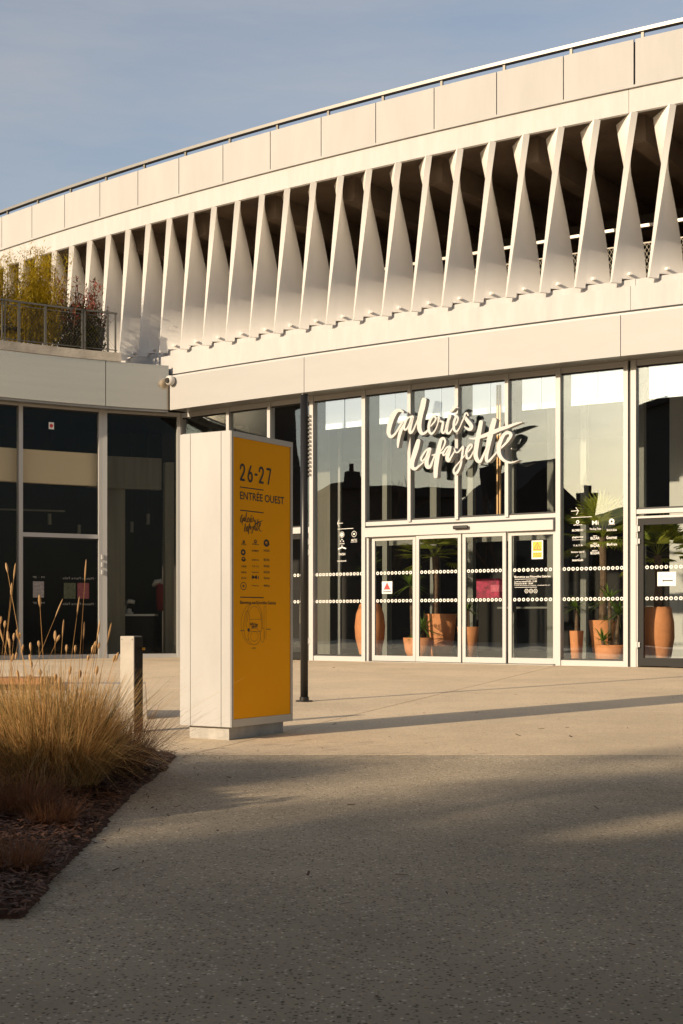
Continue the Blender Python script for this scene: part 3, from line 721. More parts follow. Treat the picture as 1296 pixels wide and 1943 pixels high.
# white lettering on the glass
def glass_text(i, rows, lines=()):
    g_, pl, W_ = GL[i]
    for r in rows:
        q = MB(); body, x0, yb, x1, h = r[:5]; pxtext(q, body, pl, x0, yb, x1, h, .0085, bold=.01); q.build('brand_lettering', 'white_print', g_, fix=False)
    q = MB()
    for x0, y0, x1, y1, w in lines:
        u0, v0 = pl.uv(x0, y0); u1, v1 = pl.uv(x1, y1)
        d = Vector((u1 - u0, v1 - v0)).normalized() * w / 110 / 2; n_ = Vector((-d.y, d.x))
        q = MB(); q.quad(pl.pt(u0 - n_.x, v0 - n_.y, .0088), pl.pt(u1 - n_.x, v1 - n_.y, .0088), pl.pt(u1 + n_.x, v1 + n_.y, .0088), pl.pt(u0 + n_.x, v0 + n_.y, .0088)); q.build('line_mark', 'white_print', g_, fix=False)
    return q, g_, pl
q, g_, pl = glass_text(8, [('adopaus', 1088.5, 998, 1105, 3.5), ('BLOMEHO', 1086, 1008.5, 1107, 4), ('gagianne', 1086, 1022, 1107, 4.5), ('Y A Y A', 1088, 1037, 1106, 3.5),
    ('Bonjour Jacob', 1084.5, 1050, 1109, 4), ('teamLab', 1086, 1065, 1107, 4.5),
    ('Mi', 1124, 996, 1136, 8), ('The Kap Tour', 1119, 1007, 1141, 5), ('MINI', 1126, 1018, 1133, 2), ('BIZAR', 1121, 1024, 1138, 5), ('MINI', 1126, 1032, 1133, 2), ('BAZAR', 1121, 1038, 1138, 5),
    ('MINI', 1124, 1046, 1134, 2), ('BOZAR', 1121, 1052, 1138, 5), ('LA POSTE', 1155, 996, 1167, 2.2), ('SHOUKA', 1151.5, 1008, 1171, 4), ('Gourmet', 1151, 1023, 1171, 6), ('BioFrais', 1152, 1035.5, 1171, 5)],
    [(1084, 970, 1097, 969, 1), (1093, 963, 1098, 969.4, 1), (1094, 977, 1098, 969, 1), (1084.5, 982.3, 1123.5, 980.3, .8), (1086, 1024.6, 1107, 1024, .6), (1093, 1057, 1098, 1053, .5)])
for (x, y, ro, ri) in ((1096.5, 990.5, .03, .015), (1161, 989.5, .048, .02)):
    u, v = pl.uv(x, y); q = MB(); annulus(q, pl, u, v, ro, ri, .0088); q.build('logo_mark', 'white_print', g_, fix=False)
if 0: q.build('directory_marks', 'white_print', g_, fix=False)
q, g_, pl = glass_text(3, [('ARTISANE', 644.5, 1033, 654, 2.5), ('ARCTIC', 666.5, 1027.5, 678, 4.5), ('TANOSHI', 643, 1054, 655.5, 4.5), ('HUARACHE', 640.5, 1066, 657.5, 2.5)],
    [(640.5, 993, 651, 992.6, 1), (640.8, 993, 644, 986.5, 1), (640.8, 993, 644, 999.5, 1), (641, 1004.2, 671, 1002.4, .9), (666, 1029, 678, 1028.2, .6), (642, 1042, 649.5, 1038.5, 2.6), (649.5, 1038.5, 657, 1041, 2.6)])
for x, y, ro, ri in ((649.3, 1014.5, .056, .05), (649.3, 1014.5, .036, .012), (672.3, 1013.3, .056, .049), (672.3, 1013.3, .02, .004), (649.5, 1023.8, .013, .004), (646.5, 1027, .013, .004), (652, 1027, .013, .004), (649.5, 1037, .02, .012)):
    u, v = pl.uv(x, y); q = MB(); annulus(q, pl, u, v, ro, ri, .0088); q.build('logo_mark', 'white_print', g_, fix=False)
if 0: q.build('directory_marks', 'white_print', g_, fix=False)
# lettering on the fourth sliding leaf
pl, W_, leaf = DP_[3]; q = MB()
for body, x0, yb, x1, h in (('Bienvenue aux Nouvelles Galeries', 976.5, 1096.5, 1045, 4.0), ('Lundi au samedi 8:30 - 21:00', 976.5, 1105, 1019, 3), ('Dimanche 8:30 - 20:00', 976.5, 1109, 1011.5, 3), ('Horaires des boutiques et restaurants : nouvellesgaleries.com', 976.5, 1112.3, 1044, 2)):
    pxtext(q, body, pl, x0, yb, x1, h, .0085, bold=.01); q.build('text_line', 'white_print', leaf, fix=False); q = MB()
for x0, y0, x1 in ((977, 1099.5, 1019), (977, 1115, 1019)):
    u0, v0 = pl.uv(x0, y0); u1, _ = pl.uv(x1, y0); rect(q, pl, u0, u1, v0, v0 + .006, .0088)
for x in (999.5, 1008, 1016.5): u, v = pl.uv(x, 1121.5); annulus(q, pl, u, v, .036, .029, .0088); rect(q, pl, u - .016, u + .016, v - .005, v + .005, .009)
q.build('opening_hours_lettering', 'white_print', leaf, fix=False)

def sticker(nm, label, cat, pl, x0, y0, x1, y1, m='paper', off=.012, th=.002):
    u0, v1 = pl.uv(x0, y0); u1, v0 = pl.uv(x1, y1)
    t = thing(nm, label, cat, pl.pt((u0 + u1) / 2, v0, off)); q = MB(); rect(q, pl, u0, u1, v0, v1, off, th); q.build('sheet', m, t)
    return t, u0, u1, v0, v1, off + th + .001
# amber warning notice
pl, W_, leaf = DP_[3]
t, u0, u1, v0, v1, o_ = sticker('warning_notice', 'white notice with amber warning triangle on the fourth sliding leaf', 'sign', pl, 1009.5, 1026, 1031, 1060.5)
w = u1 - u0; h = v1 - v0
q = MB(); rect(q, pl, u0 + .1 * w, u1 - .1 * w, v0 + .42 * h, v1 - .06 * h, o_); rect(q, pl, u0 + .1 * w, u1 - .1 * w, v0 + .08 * h, v0 + .36 * h, o_); q.build('amber_field', 'orange', t, fix=False)
q = MB()
def tri_outline(q, pl, cx, v0, wd, hg, th, off):
    a = (cx - wd / 2, v0); b = (cx + wd / 2, v0); c = (cx, v0 + hg)
    cc = (cx, v0 + hg * .36)
    for p, r_ in ((a, b), (b, c), (c, a)):
        pi = (p[0] + (cc[0] - p[0]) * th, p[1] + (cc[1] - p[1]) * th); ri_ = (r_[0] + (cc[0] - r_[0]) * th, r_[1] + (cc[1] - r_[1]) * th)
        q.quad(pl.pt(*p, off), pl.pt(*r_, off), pl.pt(*ri_, off), pl.pt(*pi, off))
tri_outline(q, pl, (u0 + u1) / 2, v0 + .5 * h, w * .68, h * .40, .2, o_ + .001)
q.tri(pl.pt(u0 + w * .46, v0 + .55 * h, o_ + .001), pl.pt(u0 + w * .54, v0 + .55 * h, o_ + .001), pl.pt(u0 + w * .52, v0 + .78 * h, o_ + .001))
put_text(q, 'ATTENTION', pl, u0 + .16 * w, u1 - .16 * w, v0 + .25 * h, v0 + .32 * h, o_ + .001); put_text(q, 'A LA MARCHE', pl, u0 + .16 * w, u1 - .16 * w, v0 + .13 * h, v0 + .20 * h, o_ + .001)
q.build('printing', 'black_print', t, fix=False)
# red triangle notice
pl, W_, leaf = DP_[0]
t, u0, u1, v0, v1, o_ = sticker('alarm_notice', 'small white notice with a red triangle on the first sliding leaf', 'sign', pl, 725.7, 1103.5, 745, 1126.5)
w = u1 - u0; h = v1 - v0; q = MB(); q.tri(pl.pt(u0 + .2 * w, v0 + .36 * h, o_), pl.pt(u1 - .2 * w, v0 + .36 * h, o_), pl.pt(u0 + .5 * w, v0 + .88 * h, o_)); q.build('triangle', 'red', t, fix=False)
q = MB(); tri_outline(q, pl, (u0 + u1) / 2, v0 + .32 * h, w * .76, h * .62, .1, o_ + .001); rect(q, pl, u0 + .1 * w, u1 - .1 * w, v0 + .12 * h, v0 + .2 * h, o_); q.build('printing', 'black_print', t, fix=False)
# entrance arrow notice
t, u0, u1, v0, v1, o_ = sticker('entrance_notice', 'white paper notice reading ENTRÉE with a left arrow on the black framed door', 'sign', plR, 1248, 1085.5, 1283, 1111.5)
w = u1 - u0; h = v1 - v0; q = MB(); put_text(q, 'ENTRÉE', plR, u0 + .16 * w, u1 - .16 * w, v0 + .58 * h, v0 + .80 * h, o_); q.build('printing', 'pole_grey', t, fix=False)
q = MB(); rect(q, plR, u0 + .34 * w, u1 - .16 * w, v0 + .33 * h, v0 + .42 * h, o_); q.tri(plR.pt(u0 + .24 * w, v0 + .375 * h, o_), plR.pt(u0 + .35 * w, v0 + .29 * h, o_), plR.pt(u0 + .35 * w, v0 + .46 * h, o_)); q.build('arrow', 'black_print', t, fix=False)
# magenta poster inside
a0, a1 = apx(905, RG - 2.2), apx(960, RG - 2.2); pl, W_ = cplane(a0, a1, RG - 2.2); u0, v0 = 0, pl.uv(930, 1135)[1]; v1 = pl.uv(930, 1098)[1]
t = thing('poster_board', 'magenta poster board standing inside behind the third sliding leaf', 'poster', pl.pt(W_ / 2, 0))
q = MB(); rect(q, pl, 0, W_, v0, v1, 0, .02); q.build('board', 'magenta', t)
q = MB(); rect(q, pl, W_ * .5, W_ * .95, v0 + .12, v1 - .12, .023); q.build('picture', 'pink', t, fix=False)
q = MB(); rect(q, pl, .0, .03, .012, v0, 0, .02); rect(q, pl, W_ - .03, W_, .012, v0, 0, .02); q.build('leg', 'black_metal', t)

# ---------------- sign letters over the door
aS = apx(865, RG + .26); plS = Plane(rp(RG + .26, aS, 3.9), tan(aS), outn(aS))
SG = thing('shop_sign', 'white raised brush-script letters reading Galeries Lafayette over the sliding doors', 'sign', rp(RG + .26, aS, 3.9))
def tofS(x, y, off):
    p = plS.hit(x, y); return p + plS.n * off
for nm, grp in (('galeries_lettering', GAL), ('lafayette_lettering', LAF)):
    q = MB()
    for j, st in enumerate(grp): stroke_mesh(q, st, lambda x, y, off, j=j: tofS(x, y, off + j * .0011), .11, .0003, 5)
    q.build(nm, 'letter', SG, fix=False)
q = MB()
for x, y in ((790, 815), (870, 800), (965, 850), (810, 860), (905, 880)):
    p = plS.hit(x, y); q.tube([p - plS.n * .10, p - plS.n * .27], .012, 6)
q.build('bracket', 'pole_grey', SG)

# ================================================================== LOW WING (left, concave front)
def lw(X, off=0.0):
    y = 28.37 + .374 * (X + 3.41) - .064 * (X + 3.41) ** 2; s = .374 - .128 * (X + 3.41); n = Vector((s, -1, 0)).normalized()
    return Vector((X, y, 0)) + n * off, n
def lwx(px, off=0.0):
    lo, hi = -16.0, -2.5
    for _ in range(50):
        m_ = (lo + hi) / 2; p, n = lw(m_, off)
        if CX + F * p.x / p.y < px: lo = m_
        else: hi = m_
    return m_
def lwband(mb, x0, x1, o0, o1, z0, z1, n):
    base = len(mb.v)
    for i in range(n + 1):
        X = x0 + (x1 - x0) * i / n
        for o_, z in ((o1, z0), (o1, z1), (o0, z1), (o0, z0)):
            p, _ = lw(X, o_); mb.v.append((p.x, p.y, z))
    for i in range(n):
        for k in range(4):
            p = base + i * 4 + k; q = base + i * 4 + (k + 1) % 4; mb.f.append((p, p + 4, q + 4, q))
    mb.f.append((base, base + 1, base + 2, base + 3)); e = base + n * 4; mb.f.append((e + 3, e + 2, e + 1, e))
LWG = thing('low_wing', 'low curved shop wing with brushed metal fascia and planted terrace on top', 'building', lw(-5)[0])
def lwpart(name, m, x0, x1, o0, o1, z0, z1, n=12, parent=LWG, **k):
    q = MB(); lwband(q, x0, x1, o0, o1, z0, z1, n); return q.build(name, m, parent, **k)
xe = lwx(320); xj = lwx(200.5); xj2 = xj - 2.9; XW = lwx(-52)
lwpart('fascia_panel', 'fascia_brushed', xj + .006, xe, -.03, 0, 4.945, 5.825, 16, smooth=False)
lwpart('fascia_panel', 'fascia_brushed', XW, xj - .006, -.03, 0, 4.945, 5.825, 24)
for o in LWG.children:
    for p in o.data.polygons: p.use_smooth = True
    o.data.set_sharp_from_angle(angle=R(40))
lwpart('fascia_backing', 'gasket', XW, xe - .01, -.2, -.035, 4.96, 5.80)
lwpart('soffit', 'pole_grey', XW, xe, -.42, -.032, 4.90, 4.955)
xs_e = lwx(229)
lwpart('terrace_slab', 'slab_conc', XW, xs_e, -6.0, .03, 5.828, 6.0, 24)
lwpart('interior_floor', 'int_floor', XW, -2.75, -4.0, -.40, -.05, .012)
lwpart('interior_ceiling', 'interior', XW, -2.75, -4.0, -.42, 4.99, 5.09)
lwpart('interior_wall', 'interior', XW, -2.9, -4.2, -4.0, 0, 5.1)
go = -.36
def lmull(px, w, z0=0, z1=4.94, m='frame', nm='mullion', par=LWG):
    X = lwx(px, go); p, n = lw(X, go); t = Vector((-n.y, n.x, 0)); q = MB()
    q.box(p + Vector((0, 0, (z0 + z1) / 2)), t * w / 2, n * .06, (0, 0, (z1 - z0) / 2)); return q.build(nm, m, par)
for px, w in ((-50, .1), (37.5, .08), (197.5, .09), (338, .06)): lmull(px, w)
def lplane(px0, px1):
    A, _ = lw(lwx(px0, go), go); Bp, _ = lw(lwx(px1, go), go); t = (Bp - A).normalized(); return Plane(A, t, Vector((t.y, -t.x, 0))), (Bp - A).length
LG = {}
for key, a_, b_ in (('a', -50, 37.5), ('b', 37.5, 197.5), ('c', 197.5, 338)):
    pl, W_ = lplane(a_, b_); LG[key] = (pl, W_)
    zs = ((.08, 2.36), (2.44, 4.86)) if key == 'b' else ((.08, 4.86),)
    for z0, z1 in zs:
        q = MB(); rect(q, pl, .03, W_ - .03, z0, z1, -.005, .01); gp = q.build('pane', 'glass2', LWG)
        q = MB()
        rect(q, pl, .05, W_ - .05, z1 - .03, z1, .012, .012); q.build('gasket', 'gasket', gp)
    for z0, z1 in ((0, .08), (4.86, 4.94)) + (((2.36, 2.44),) if key == 'b' else ()):
        q = MB(); rect(q, pl, .03, W_ - .03, z0, z1, -.045, .09); q.build('transom', 'frame', LWG)
pl, W_ = LG['b']
q = MB(); rect(q, pl, W_ - .13, W_ - .05, 0, 4.9, -.03, .085); q.build('jamb', 'frame', LWG)
for v in (1.7, 1.85, 2.0): 
    q = MB(); q.box(pl.pt(W_ - .06, v, .07), pl.t * .02, pl.n * .02, (0, 0, .045)); q.build('hinge', 'frame', LWG)
lwpart('end_wall', 'render', XW - .16, XW - .005, -4.2, -.0, 0, 5.82)
lwpart('fascia_standin', 'standin_band', lwx(-45), lwx(200), -.66, -.50, 3.42, 4.06)  # bands added in place of the bright fascia image in the panes
lwpart('fascia_standin', 'int_curtain', lwx(203), lwx(330), -1.3, -1.1, 3.45, 4.1)
# objects inside the low wing
X = lwx(221, -1.2); p, n = lw(X, -1.3); q = MB(); q.box(p + Vector((0, 0, 1.75)), (.17, .05, 0), n * .1, (0, 0, 1.75)); q.build('column', 'int_curtain', LWG)
X = lwx(320, -1.0); p, n = lw(X, -1.0); q = MB(); q.box(p + Vector((0, 0, 2.0)), (.09, 0, 0), n * .1, (0, 0, 2.0)); q.build('column', 'int_curtain', LWG)
for px, py in ((94, 985), (250, 1000), (281, 985), (150, 1006)):
    X = lwx(px, -1.8); p, n = lw(X, -1.8); z = CAMZ + (HY - py) / F * p.y
    t = thing('pendant_lamp', {94: 'white tubular lamp hanging inside the left window pane', 250: 'left of two white tubular lamps hanging behind the corner pane', 281: 'right of two white tubular lamps hanging behind the corner pane', 150: 'small white lamp hanging low behind the left window pane'}[px], 'lamp', p + Vector((0, 0, z)), 'hanging lamps inside the low wing')
    q = MB(); q.tube([p + Vector((0, 0, z - .11)), p + Vector((0, 0, z + .11))], .038, 10); q.build('lamp_shade', 'int_col', t)
    q = MB(); q.tube([p + Vector((0, 0, z + .11)), p + Vector((0, 0, 4.98))], .006, 5); q.build('cable', 'black_metal', t)
X = lwx(55, -1.6); p, n = lw(X, -1.6); X2 = lwx(123, -1.6); p2, _ = lw(X2, -1.6); q = MB(); z = CAMZ + (HY - 967) / F * p.y
q.tube([p + Vector((-1, -.3, z)), p2 + Vector((0, 0, z))], .02, 6); q.build('track_rail', 'int_col', LWG)
# coat rack: red coat and white machine on a counter
X = lwx(268, -1.5); p, n = lw(X, -1.7); t = thing('shop_counter', 'dim counter with pale top inside the corner shop window', 'counter', p)
q = MB(); q.box(p + Vector((0, 0, .86)), (.36, .06, 0), (0, .25, 0), (0, 0, .02)); q.build('counter_top', 'int_white', t)
q = MB(); q.box(p + Vector((0, .02, .42)), (.33, .05, 0), (0, .2, 0), (0, 0, .42)); q.build('counter_front', 'interior', t)
t = thing('stand_mixer', 'small white machine standing on the dim counter inside', 'machine', p + Vector((-.2, 0, .89)))
q = MB(); q.lathe((p.x - .2, p.y - .05, .885), [(0, 0), (.09, 0), (.09, .03), (.05, .05), (.05, .1), (.0, .12)], 14); q.build('base', 'int_white', t, True)
q = MB(); q.tube([p + Vector((-.27, -.05, .885 + .02)), p + Vector((-.27, -.05, 1.1)), p + Vector((-.2, -.05, 1.15)), p + Vector((-.08, -.05, 1.13))], [.04, .035, .05, .04], 10); q.build('arm', 'int_white', t, True)
X = lwx(306, -1.9); p, n = lw(X, -1.9); q = MB()
q.tube([p + Vector((0, 0, .95)), p + Vector((.01, 0, 1.2)), p + Vector((0, 0, 1.45)), p + Vector((-.03, 0, 1.56))], [.10, .12, .12, .04], 10)
tag(q.build('red_coat', 'coat_red', None, True), 'red coat hanging in the dark behind the corner shop window', 'coat')
q = MB(); q.tube([p + Vector((-.18, -.02, 1.47)), p + Vector((-.11, -.02, 1.56)), p + Vector((-.02, -.02, 1.58)), p + Vector((.05, -.02, 1.5))], [.03, .06, .06, .03], 8)
tag(q.build('white_scarf', 'int_white', None, True), 'white scarf draped over the red coat indoors', 'scarf')
# notices on the low wing glass
pl, W_ = LG['b']
for x0, x1, y0, y1, m_, lb in ((62, 83, 1103, 1134, 'paper_grey', 'pale grey leaflet taped to the shop glass behind the grass'), (120.5, 143, 1106, 1136, 'paper_green', 'green leaflet, left of the coloured pair on the shop glass'), (146.5, 168.5, 1106, 1136, 'paper_red', 'red leaflet, right of the coloured pair on the shop glass')):
    sticker('leaflet', lb, 'leaflet', pl, x0, y0, x1, y1, m_)
t, u0, u1, v0, v1, o_ = sticker('round_dot_notice', 'small white notice with a red dot high on the left window', 'sign', pl, 92, 801, 102, 815)
q = MB(); annulus(q, pl, (u0 + u1) / 2, (v0 + v1) / 2, .036, .001, o_); q.build('dot', 'red', t, fix=False)
q = MB()
for y in (1099, 1148): pxtext(q, '· Maison Pierre Felix ·', pl, 115, y, 181, 4.5, .008, mirror=True); pxtext(q, 'M · 3F', pl, 62, y - 2, 84, 4, .008, mirror=True)
tag(q.build('glass_lettering', 'pole_grey', LWG, fix=False))

# camera at the corner
p = rp(R0 + .1, AF0 + .0012, 5.60 - .04); 
t = thing('security_camera', 'small white security camera on the corner of the fascia', 'camera', p)
d = Vector((-.55, -.8, -.12)).normalized()
cz = CAMZ + (HY - 722) / F * p.y; p = Vector((p.x, p.y, cz))
q = MB(); q.lathe(p + d * .08, [(0, -.095)] + [(.1 * math.sin(k * .314), -.1 * math.cos(k * .314)) for k in range(1, 10)] + [(0, .1)], 16); q.build('housing', 'int_white', t, True)
q = MB(); q.tube([p + d * .15, p + d * .19], [.062, .045], 14); q.build('lens', 'black_metal', t)
q = MB(); q.tube([p + d * .05, p + Vector((.02, .05, .02))], .03, 8); q.build('bracket', 'int_white', t)

# terrace railing
TR = thing('terrace_railing', 'dark metal terrace railing with wire mesh above the low wing', 'railing', lw(-6)[0] + Vector((0, 0, 6)))
xr = lwx(222, -.06)
q = MB(); lwband(q, XW, xr, -.07, -.03, 6.765, 6.80, 24); q.build('top_rail', 'tr_rail', TR)
q = MB(); lwband(q, XW, xr - .15, -.06, -.04, 6.70, 6.715, 24); q.build('mid_rail', 'tr_rail', TR)
q = MB(); lwband(q, XW, xr, -.06, -.04, 6.05, 6.065, 24); q.build('bottom_rail', 'tr_rail', TR)
for px, w in ((4, .02), (9, .02), (36, .05), (86, .045), (155.5, .03), (160.5, .045), (204.5, .04), (219, .03)):
    X = lwx(px, -.05); p, n = lw(X, -.05); q = MB(); q.box(p + Vector((0, 0, 6.38)), Vector((-n.y, n.x, 0)) * w / 2, n * .015, (0, 0, .385)); q.build('baluster', 'tr_rail', TR)
q = MB(); X = XW
while X < xr:
    for s in (1, -1):
        xa = X; xb = X + s * .42
        if xb < xr and xa < xr:
            p, n = lw(xa, -.05 - .002 * s); e, _ = lw(xb, -.05 - .002 * s); w = Vector((0, 0, .003))
            q.quad(p + Vector((0, 0, 6.06)) - w, e + Vector((0, 0, 6.70)) - w, e + Vector((0, 0, 6.70)) + w, p + Vector((0, 0, 6.06)) + w)
    X += .055
tag(q.build('wire_mesh', 'tr_rail', TR, fix=False), kind='stuff')

# ================================================================== PLANTS on the terrace
def leaf(mb, p, d, l, w, up=None):
    d = d.normalized(); s = d.cross(Vector((0, 0, 1)) if up is None else up)
    if s.length < .1: s = Vector((1, 0, 0))
    s.normalize(); mid = p + d * l * .45; mb.quad(p, mid - s * w, p + d * l, mid + s * w)
def bamboo(px, off, h, spread, n, label):
    X = lwx(px, off); p, _ = lw(X, off); p.z = 6.0
    t = thing('bamboo_plant', label, 'plant', p, 'bamboo on the terrace'); st = MB(); lf = MB()
    for k in range(n):
        a = rnd.uniform(0, 6.28); r_ = spread * math.sqrt(rnd.random()); b = p + Vector((r_ * math.cos(a), r_ * .6 * math.sin(a), 0))
        hh = h * rnd.uniform(.5, 1.0); top = b + Vector((rnd.uniform(-.3, .3), rnd.uniform(-.2, .2), hh))
        st.tube([b, b.lerp(top, .5) + Vector((.02, 0, 0)), top], [.008, .006, .003], 4, False)
        for j in range(int(170 * hh)):
            s = rnd.uniform(.12, 1) ; q_ = b.lerp(top, s) + Vector((rnd.gauss(0, .09), rnd.gauss(0, .09), rnd.gauss(0, .04)))
            leaf(lf, q_, Vector((rnd.uniform(-1, 1), rnd.uniform(-1, 1), rnd.uniform(-.9, .5))), rnd.uniform(.06, .13), rnd.uniform(.006, .011))
    st.build('stems', 'bamboo', t, fix=False); o = lf.build('leaves', 'bamboo', t, fix=False); o['kind'] = 'stuff'
bamboo(-36, -.7, 1.7, .35, 30, 'yellow bamboo at the far left beyond the frame edge')
bamboo(12, -.6, 1.8, .42, 46, 'yellow-green bamboo at the left end of the terrace')
bamboo(72, -.55, 2.05, .34, 54, 'tallest yellow bamboo beside the red shrub on the terrace')
def shrub(px, off, h, spread, n, label):
    X = lwx(px, off); p, _ = lw(X, off); p.z = 6.0
    t = thing('red_leaf_shrub', label, 'shrub', p); st = MB(); lf = MB(); rd = MB()
    for k in range(n):
        a = rnd.uniform(0, 6.28); r_ = spread * math.sqrt(rnd.random()) ; b = p + Vector((r_ * .3 * math.cos(a), r_ * .3 * math.sin(a), 0))
        hh = h * rnd.uniform(.5, 1.0) * (1 - .3 * r_ / spread); top = b + Vector((r_ * math.cos(a), r_ * .6 * math.sin(a), hh))
        st.tube([b, b.lerp(top, .5), top], [.01, .008, .004], 4, False)
        for j in range(int(95 * hh)):
            s = rnd.uniform(.05, 1) ; q_ = b.lerp(top, s) + Vector((rnd.gauss(0, .05), rnd.gauss(0, .05), 0)); 
            leaf(rd if (s > .5 and rnd.random() < .8) else lf, q_, Vector((rnd.uniform(-1, 1), rnd.uniform(-1, 1), rnd.uniform(-.2, 1))), rnd.uniform(.06, .10), rnd.uniform(.011, .018))
    for k in range(n * 110):
        a = rnd.uniform(0, 6.28); r_ = spread * 1.1 * math.sqrt(rnd.random()); q_ = p + Vector((r_ * math.cos(a), r_ * .6 * math.sin(a), rnd.uniform(.02, h * .45)))
        leaf(lf, q_, Vector((rnd.uniform(-1, 1), rnd.uniform(-1, 1), rnd.uniform(-.3, .8))), rnd.uniform(.06, .10), rnd.uniform(.013, .02))
    st.build('stems', 'stem', t, fix=False); a_ = lf.build('leaves', 'shrub', t, fix=False); b_ = rd.build('young_leaves', 'shrub_red', t, fix=False); a_['kind'] = b_['kind'] = 'stuff'
shrub(134, -.45, 1.95, .55, 30, 'dark shrub with red shoots behind the terrace railing')
shrub(178, -.7, 1.7, .24, 10, 'slender red-tipped shrub rising at the end of the terrace')
def pot_obj(nm, label, c, prof, m='terracotta', soil=None, rim=None):
    t = thing(nm, label, 'plant pot', c); q = MB(); q.lathe(c, prof, 32); q.build('vessel', m, t, True)
    if soil:
        q = MB(); q.lathe(c, [(0, soil[1]), (soil[0], soil[1])], 32); q.build('potting_soil', 'soil', t)
    return t
X = lwx(180, -.5); p, _ = lw(X, -.55); p.z = 6.0
pot_obj('terrace_planter', 'dark tapered planter at the right end of the terrace', p, [(0, 0), (.14, 0), (.22, .55), (.20, .55), (.19, .5)], 'black_metal', (.195, .5))
X = lwx(10, -.5); p, _ = lw(X, -.7); p.z = 6.0
t = thing('terrace_table', 'low dark round table behind the left terrace railing', 'table', p)
q = MB(); q.lathe(p, [(0, .30), (.42, .30), (.44, .33), (.42, .36), (0, .36)], 24); q.build('table_top', 'black_metal', t)
for dx in (-.25, .25): q = MB(); q.tube([p + Vector((dx, 0, 0)), p + Vector((dx, 0, .3))], .03, 8); q.build('leg', 'stem', t)

# ================================================================== TOTEM
CORN = Vector((-.898, 11.52, 0)); rd_ = Vector((.52, .854, 0)).normalized(); ld_ = Vector((-.854, .52, 0)).normalized()
TW, TL, TZ0, TZ1 = .905, .512, -.118, 2.286
TT = thing('sign_totem', 'white and yellow totem sign reading 26-27 ENTRÉE OUEST on the plaza', 'sign', CORN + rd_ * .4 + ld_ * .25 + Vector((0, 0, gz(11.9))))
plY = Plane(CORN, rd_, Vector((rd_.y, -rd_.x, 0))); plW = Plane(CORN, -ld_, Vector((ld_.y, -ld_.x, 0)) * -1)
if plW.n.y > 0: plW.n = -plW.n
q = MB(); c = CORN + rd_ * TW / 2 + ld_ * TL / 2; c.z = (TZ0 + TZ1) / 2
q.box(c, rd_ * (TW / 2 - .008), ld_ * (TL / 2 - .008), (0, 0, (TZ1 - TZ0) / 2 - .004)); body = q.build('core', 'gasket', TT)
# three cladding strips on the white side, proud of the core
xs = [0, .092, .405, TL]
for k in range(3):
    q = MB(); a_ = CORN + ld_ * (xs[k] + (.0018 if k else 0)); b_ = CORN + ld_ * (xs[k + 1] - (.0018 if k < 2 else 0)); nn = -rd_ * .006
    m_ = (a_ + b_) / 2; m_.z = (TZ0 + TZ1) / 2
    q.box(m_ + rd_ * .004, (b_ - a_) / 2, rd_ * .008, (0, 0, (TZ1 - TZ0) / 2)); o = q.build('cladding_panel', 'totem', TT)
    bv = o.modifiers.new('b', 'BEVEL'); bv.width = .002; bv.segments = 2
q = MB(); q.box(Vector((c.x, c.y, TZ1 + .001)), rd_ * (TW / 2 - .012), ld_ * (TL / 2 - .012), (0, 0, .004)); q.build('cap', 'totem', TT)
# yellow face with grey frame
for u0, u1, v0, v1 in ((.012, .028, TZ0, TZ1), (TW - .034, TW, TZ0, TZ1), (.0285, TW - .0345, TZ1 - .045, TZ1), (.0285, TW - .0345, TZ0, TZ0 + .062)):
    q = MB(); rect(q, plY, u0, u1, v0, v1, -.008, .016); q.build('face_frame', 'totem_frame', TT)
q = MB(); rect(q, plY, .0285, TW - .0345, TZ0 + .0625, TZ1 - .0455, -.006, .008); yf = q.build('yellow_face', 'yellow', TT)
q = MB(); rect(q, plY, .0, .0115, TZ0, TZ1, -.008, .016); q.build('corner_trim', 'totem', TT)
q = MB(); pc = c.copy(); zb = gz(11.6) - .03; pc.z = (zb + TZ0) / 2
q.box(pc, rd_ * (TW / 2 - .055), ld_ * (TL / 2 - .055), (0, 0, (TZ0 - zb) / 2 - .001)); q.build('plinth', 'plinth', TT)
off = .0035
# numerals as strokes
def digits(q, strokes, ox, oy, sx, sy, w, pl=plY):
    for st in strokes:
        P = [(ox + x * sx, oy + y * sy, w) for x, y in st]
        stroke_mesh(q, P, lambda u, v, e: pl.pt(u, v, off + e * .2), 0, .0003, 5)
two = [[(.02, .72), (.06, .9), (.3, 1), (.54, .9), (.58, .68), (.4, .42), (.02, .04)], [(.02, .04), (.3, .04), (.6, .04)]]
six = [[(.42, 1.0), (.2, .68), (.04, .4), (.03, .2), (.2, .03), (.4, .03), (.57, .2), (.5, .48), (.3, .56), (.12, .48)]]
sev = [[(.0, .97), (.3, .97), (.58, .97)], [(.58, .97), (.4, .5), (.22, 0)]]
u0, v0 = plY.uv(455.5, 911); _, v1 = plY.uv(455.5, 881); u1, _ = plY.uv(513.5, 911); Hh = v1 - v0; wd = (u1 - u0)
cw = wd / 4.55
for k, g_ in ((0, two), (1.13, six), (2.78, two), (3.92, sev)):
    q = MB(); digits(q, g_, u0 + k * cw, v0, cw, Hh, .019); q.build('numeral', 'black_print', yf, fix=False)
q = MB(); rect(q, plY, u0 + 2.1 * cw, u0 + 2.52 * cw, v0 + Hh * .42, v0 + Hh * .42 + .019, off)
q.build('dash', 'black_print', yf, fix=False)
def uline(x0, y0, x1, th=.008):
    a_, v_ = plY.uv(x0, y0); b_, _ = plY.uv(x1, y0); q = MB(); rect(q, plY, a_, b_, v_ - th / 2, v_ + th / 2, off); q.build('rule', 'black_print', yf, fix=False)
uline(455, 924, 499.5); uline(455, 968, 499.5); uline(455, 1133, 499.5)
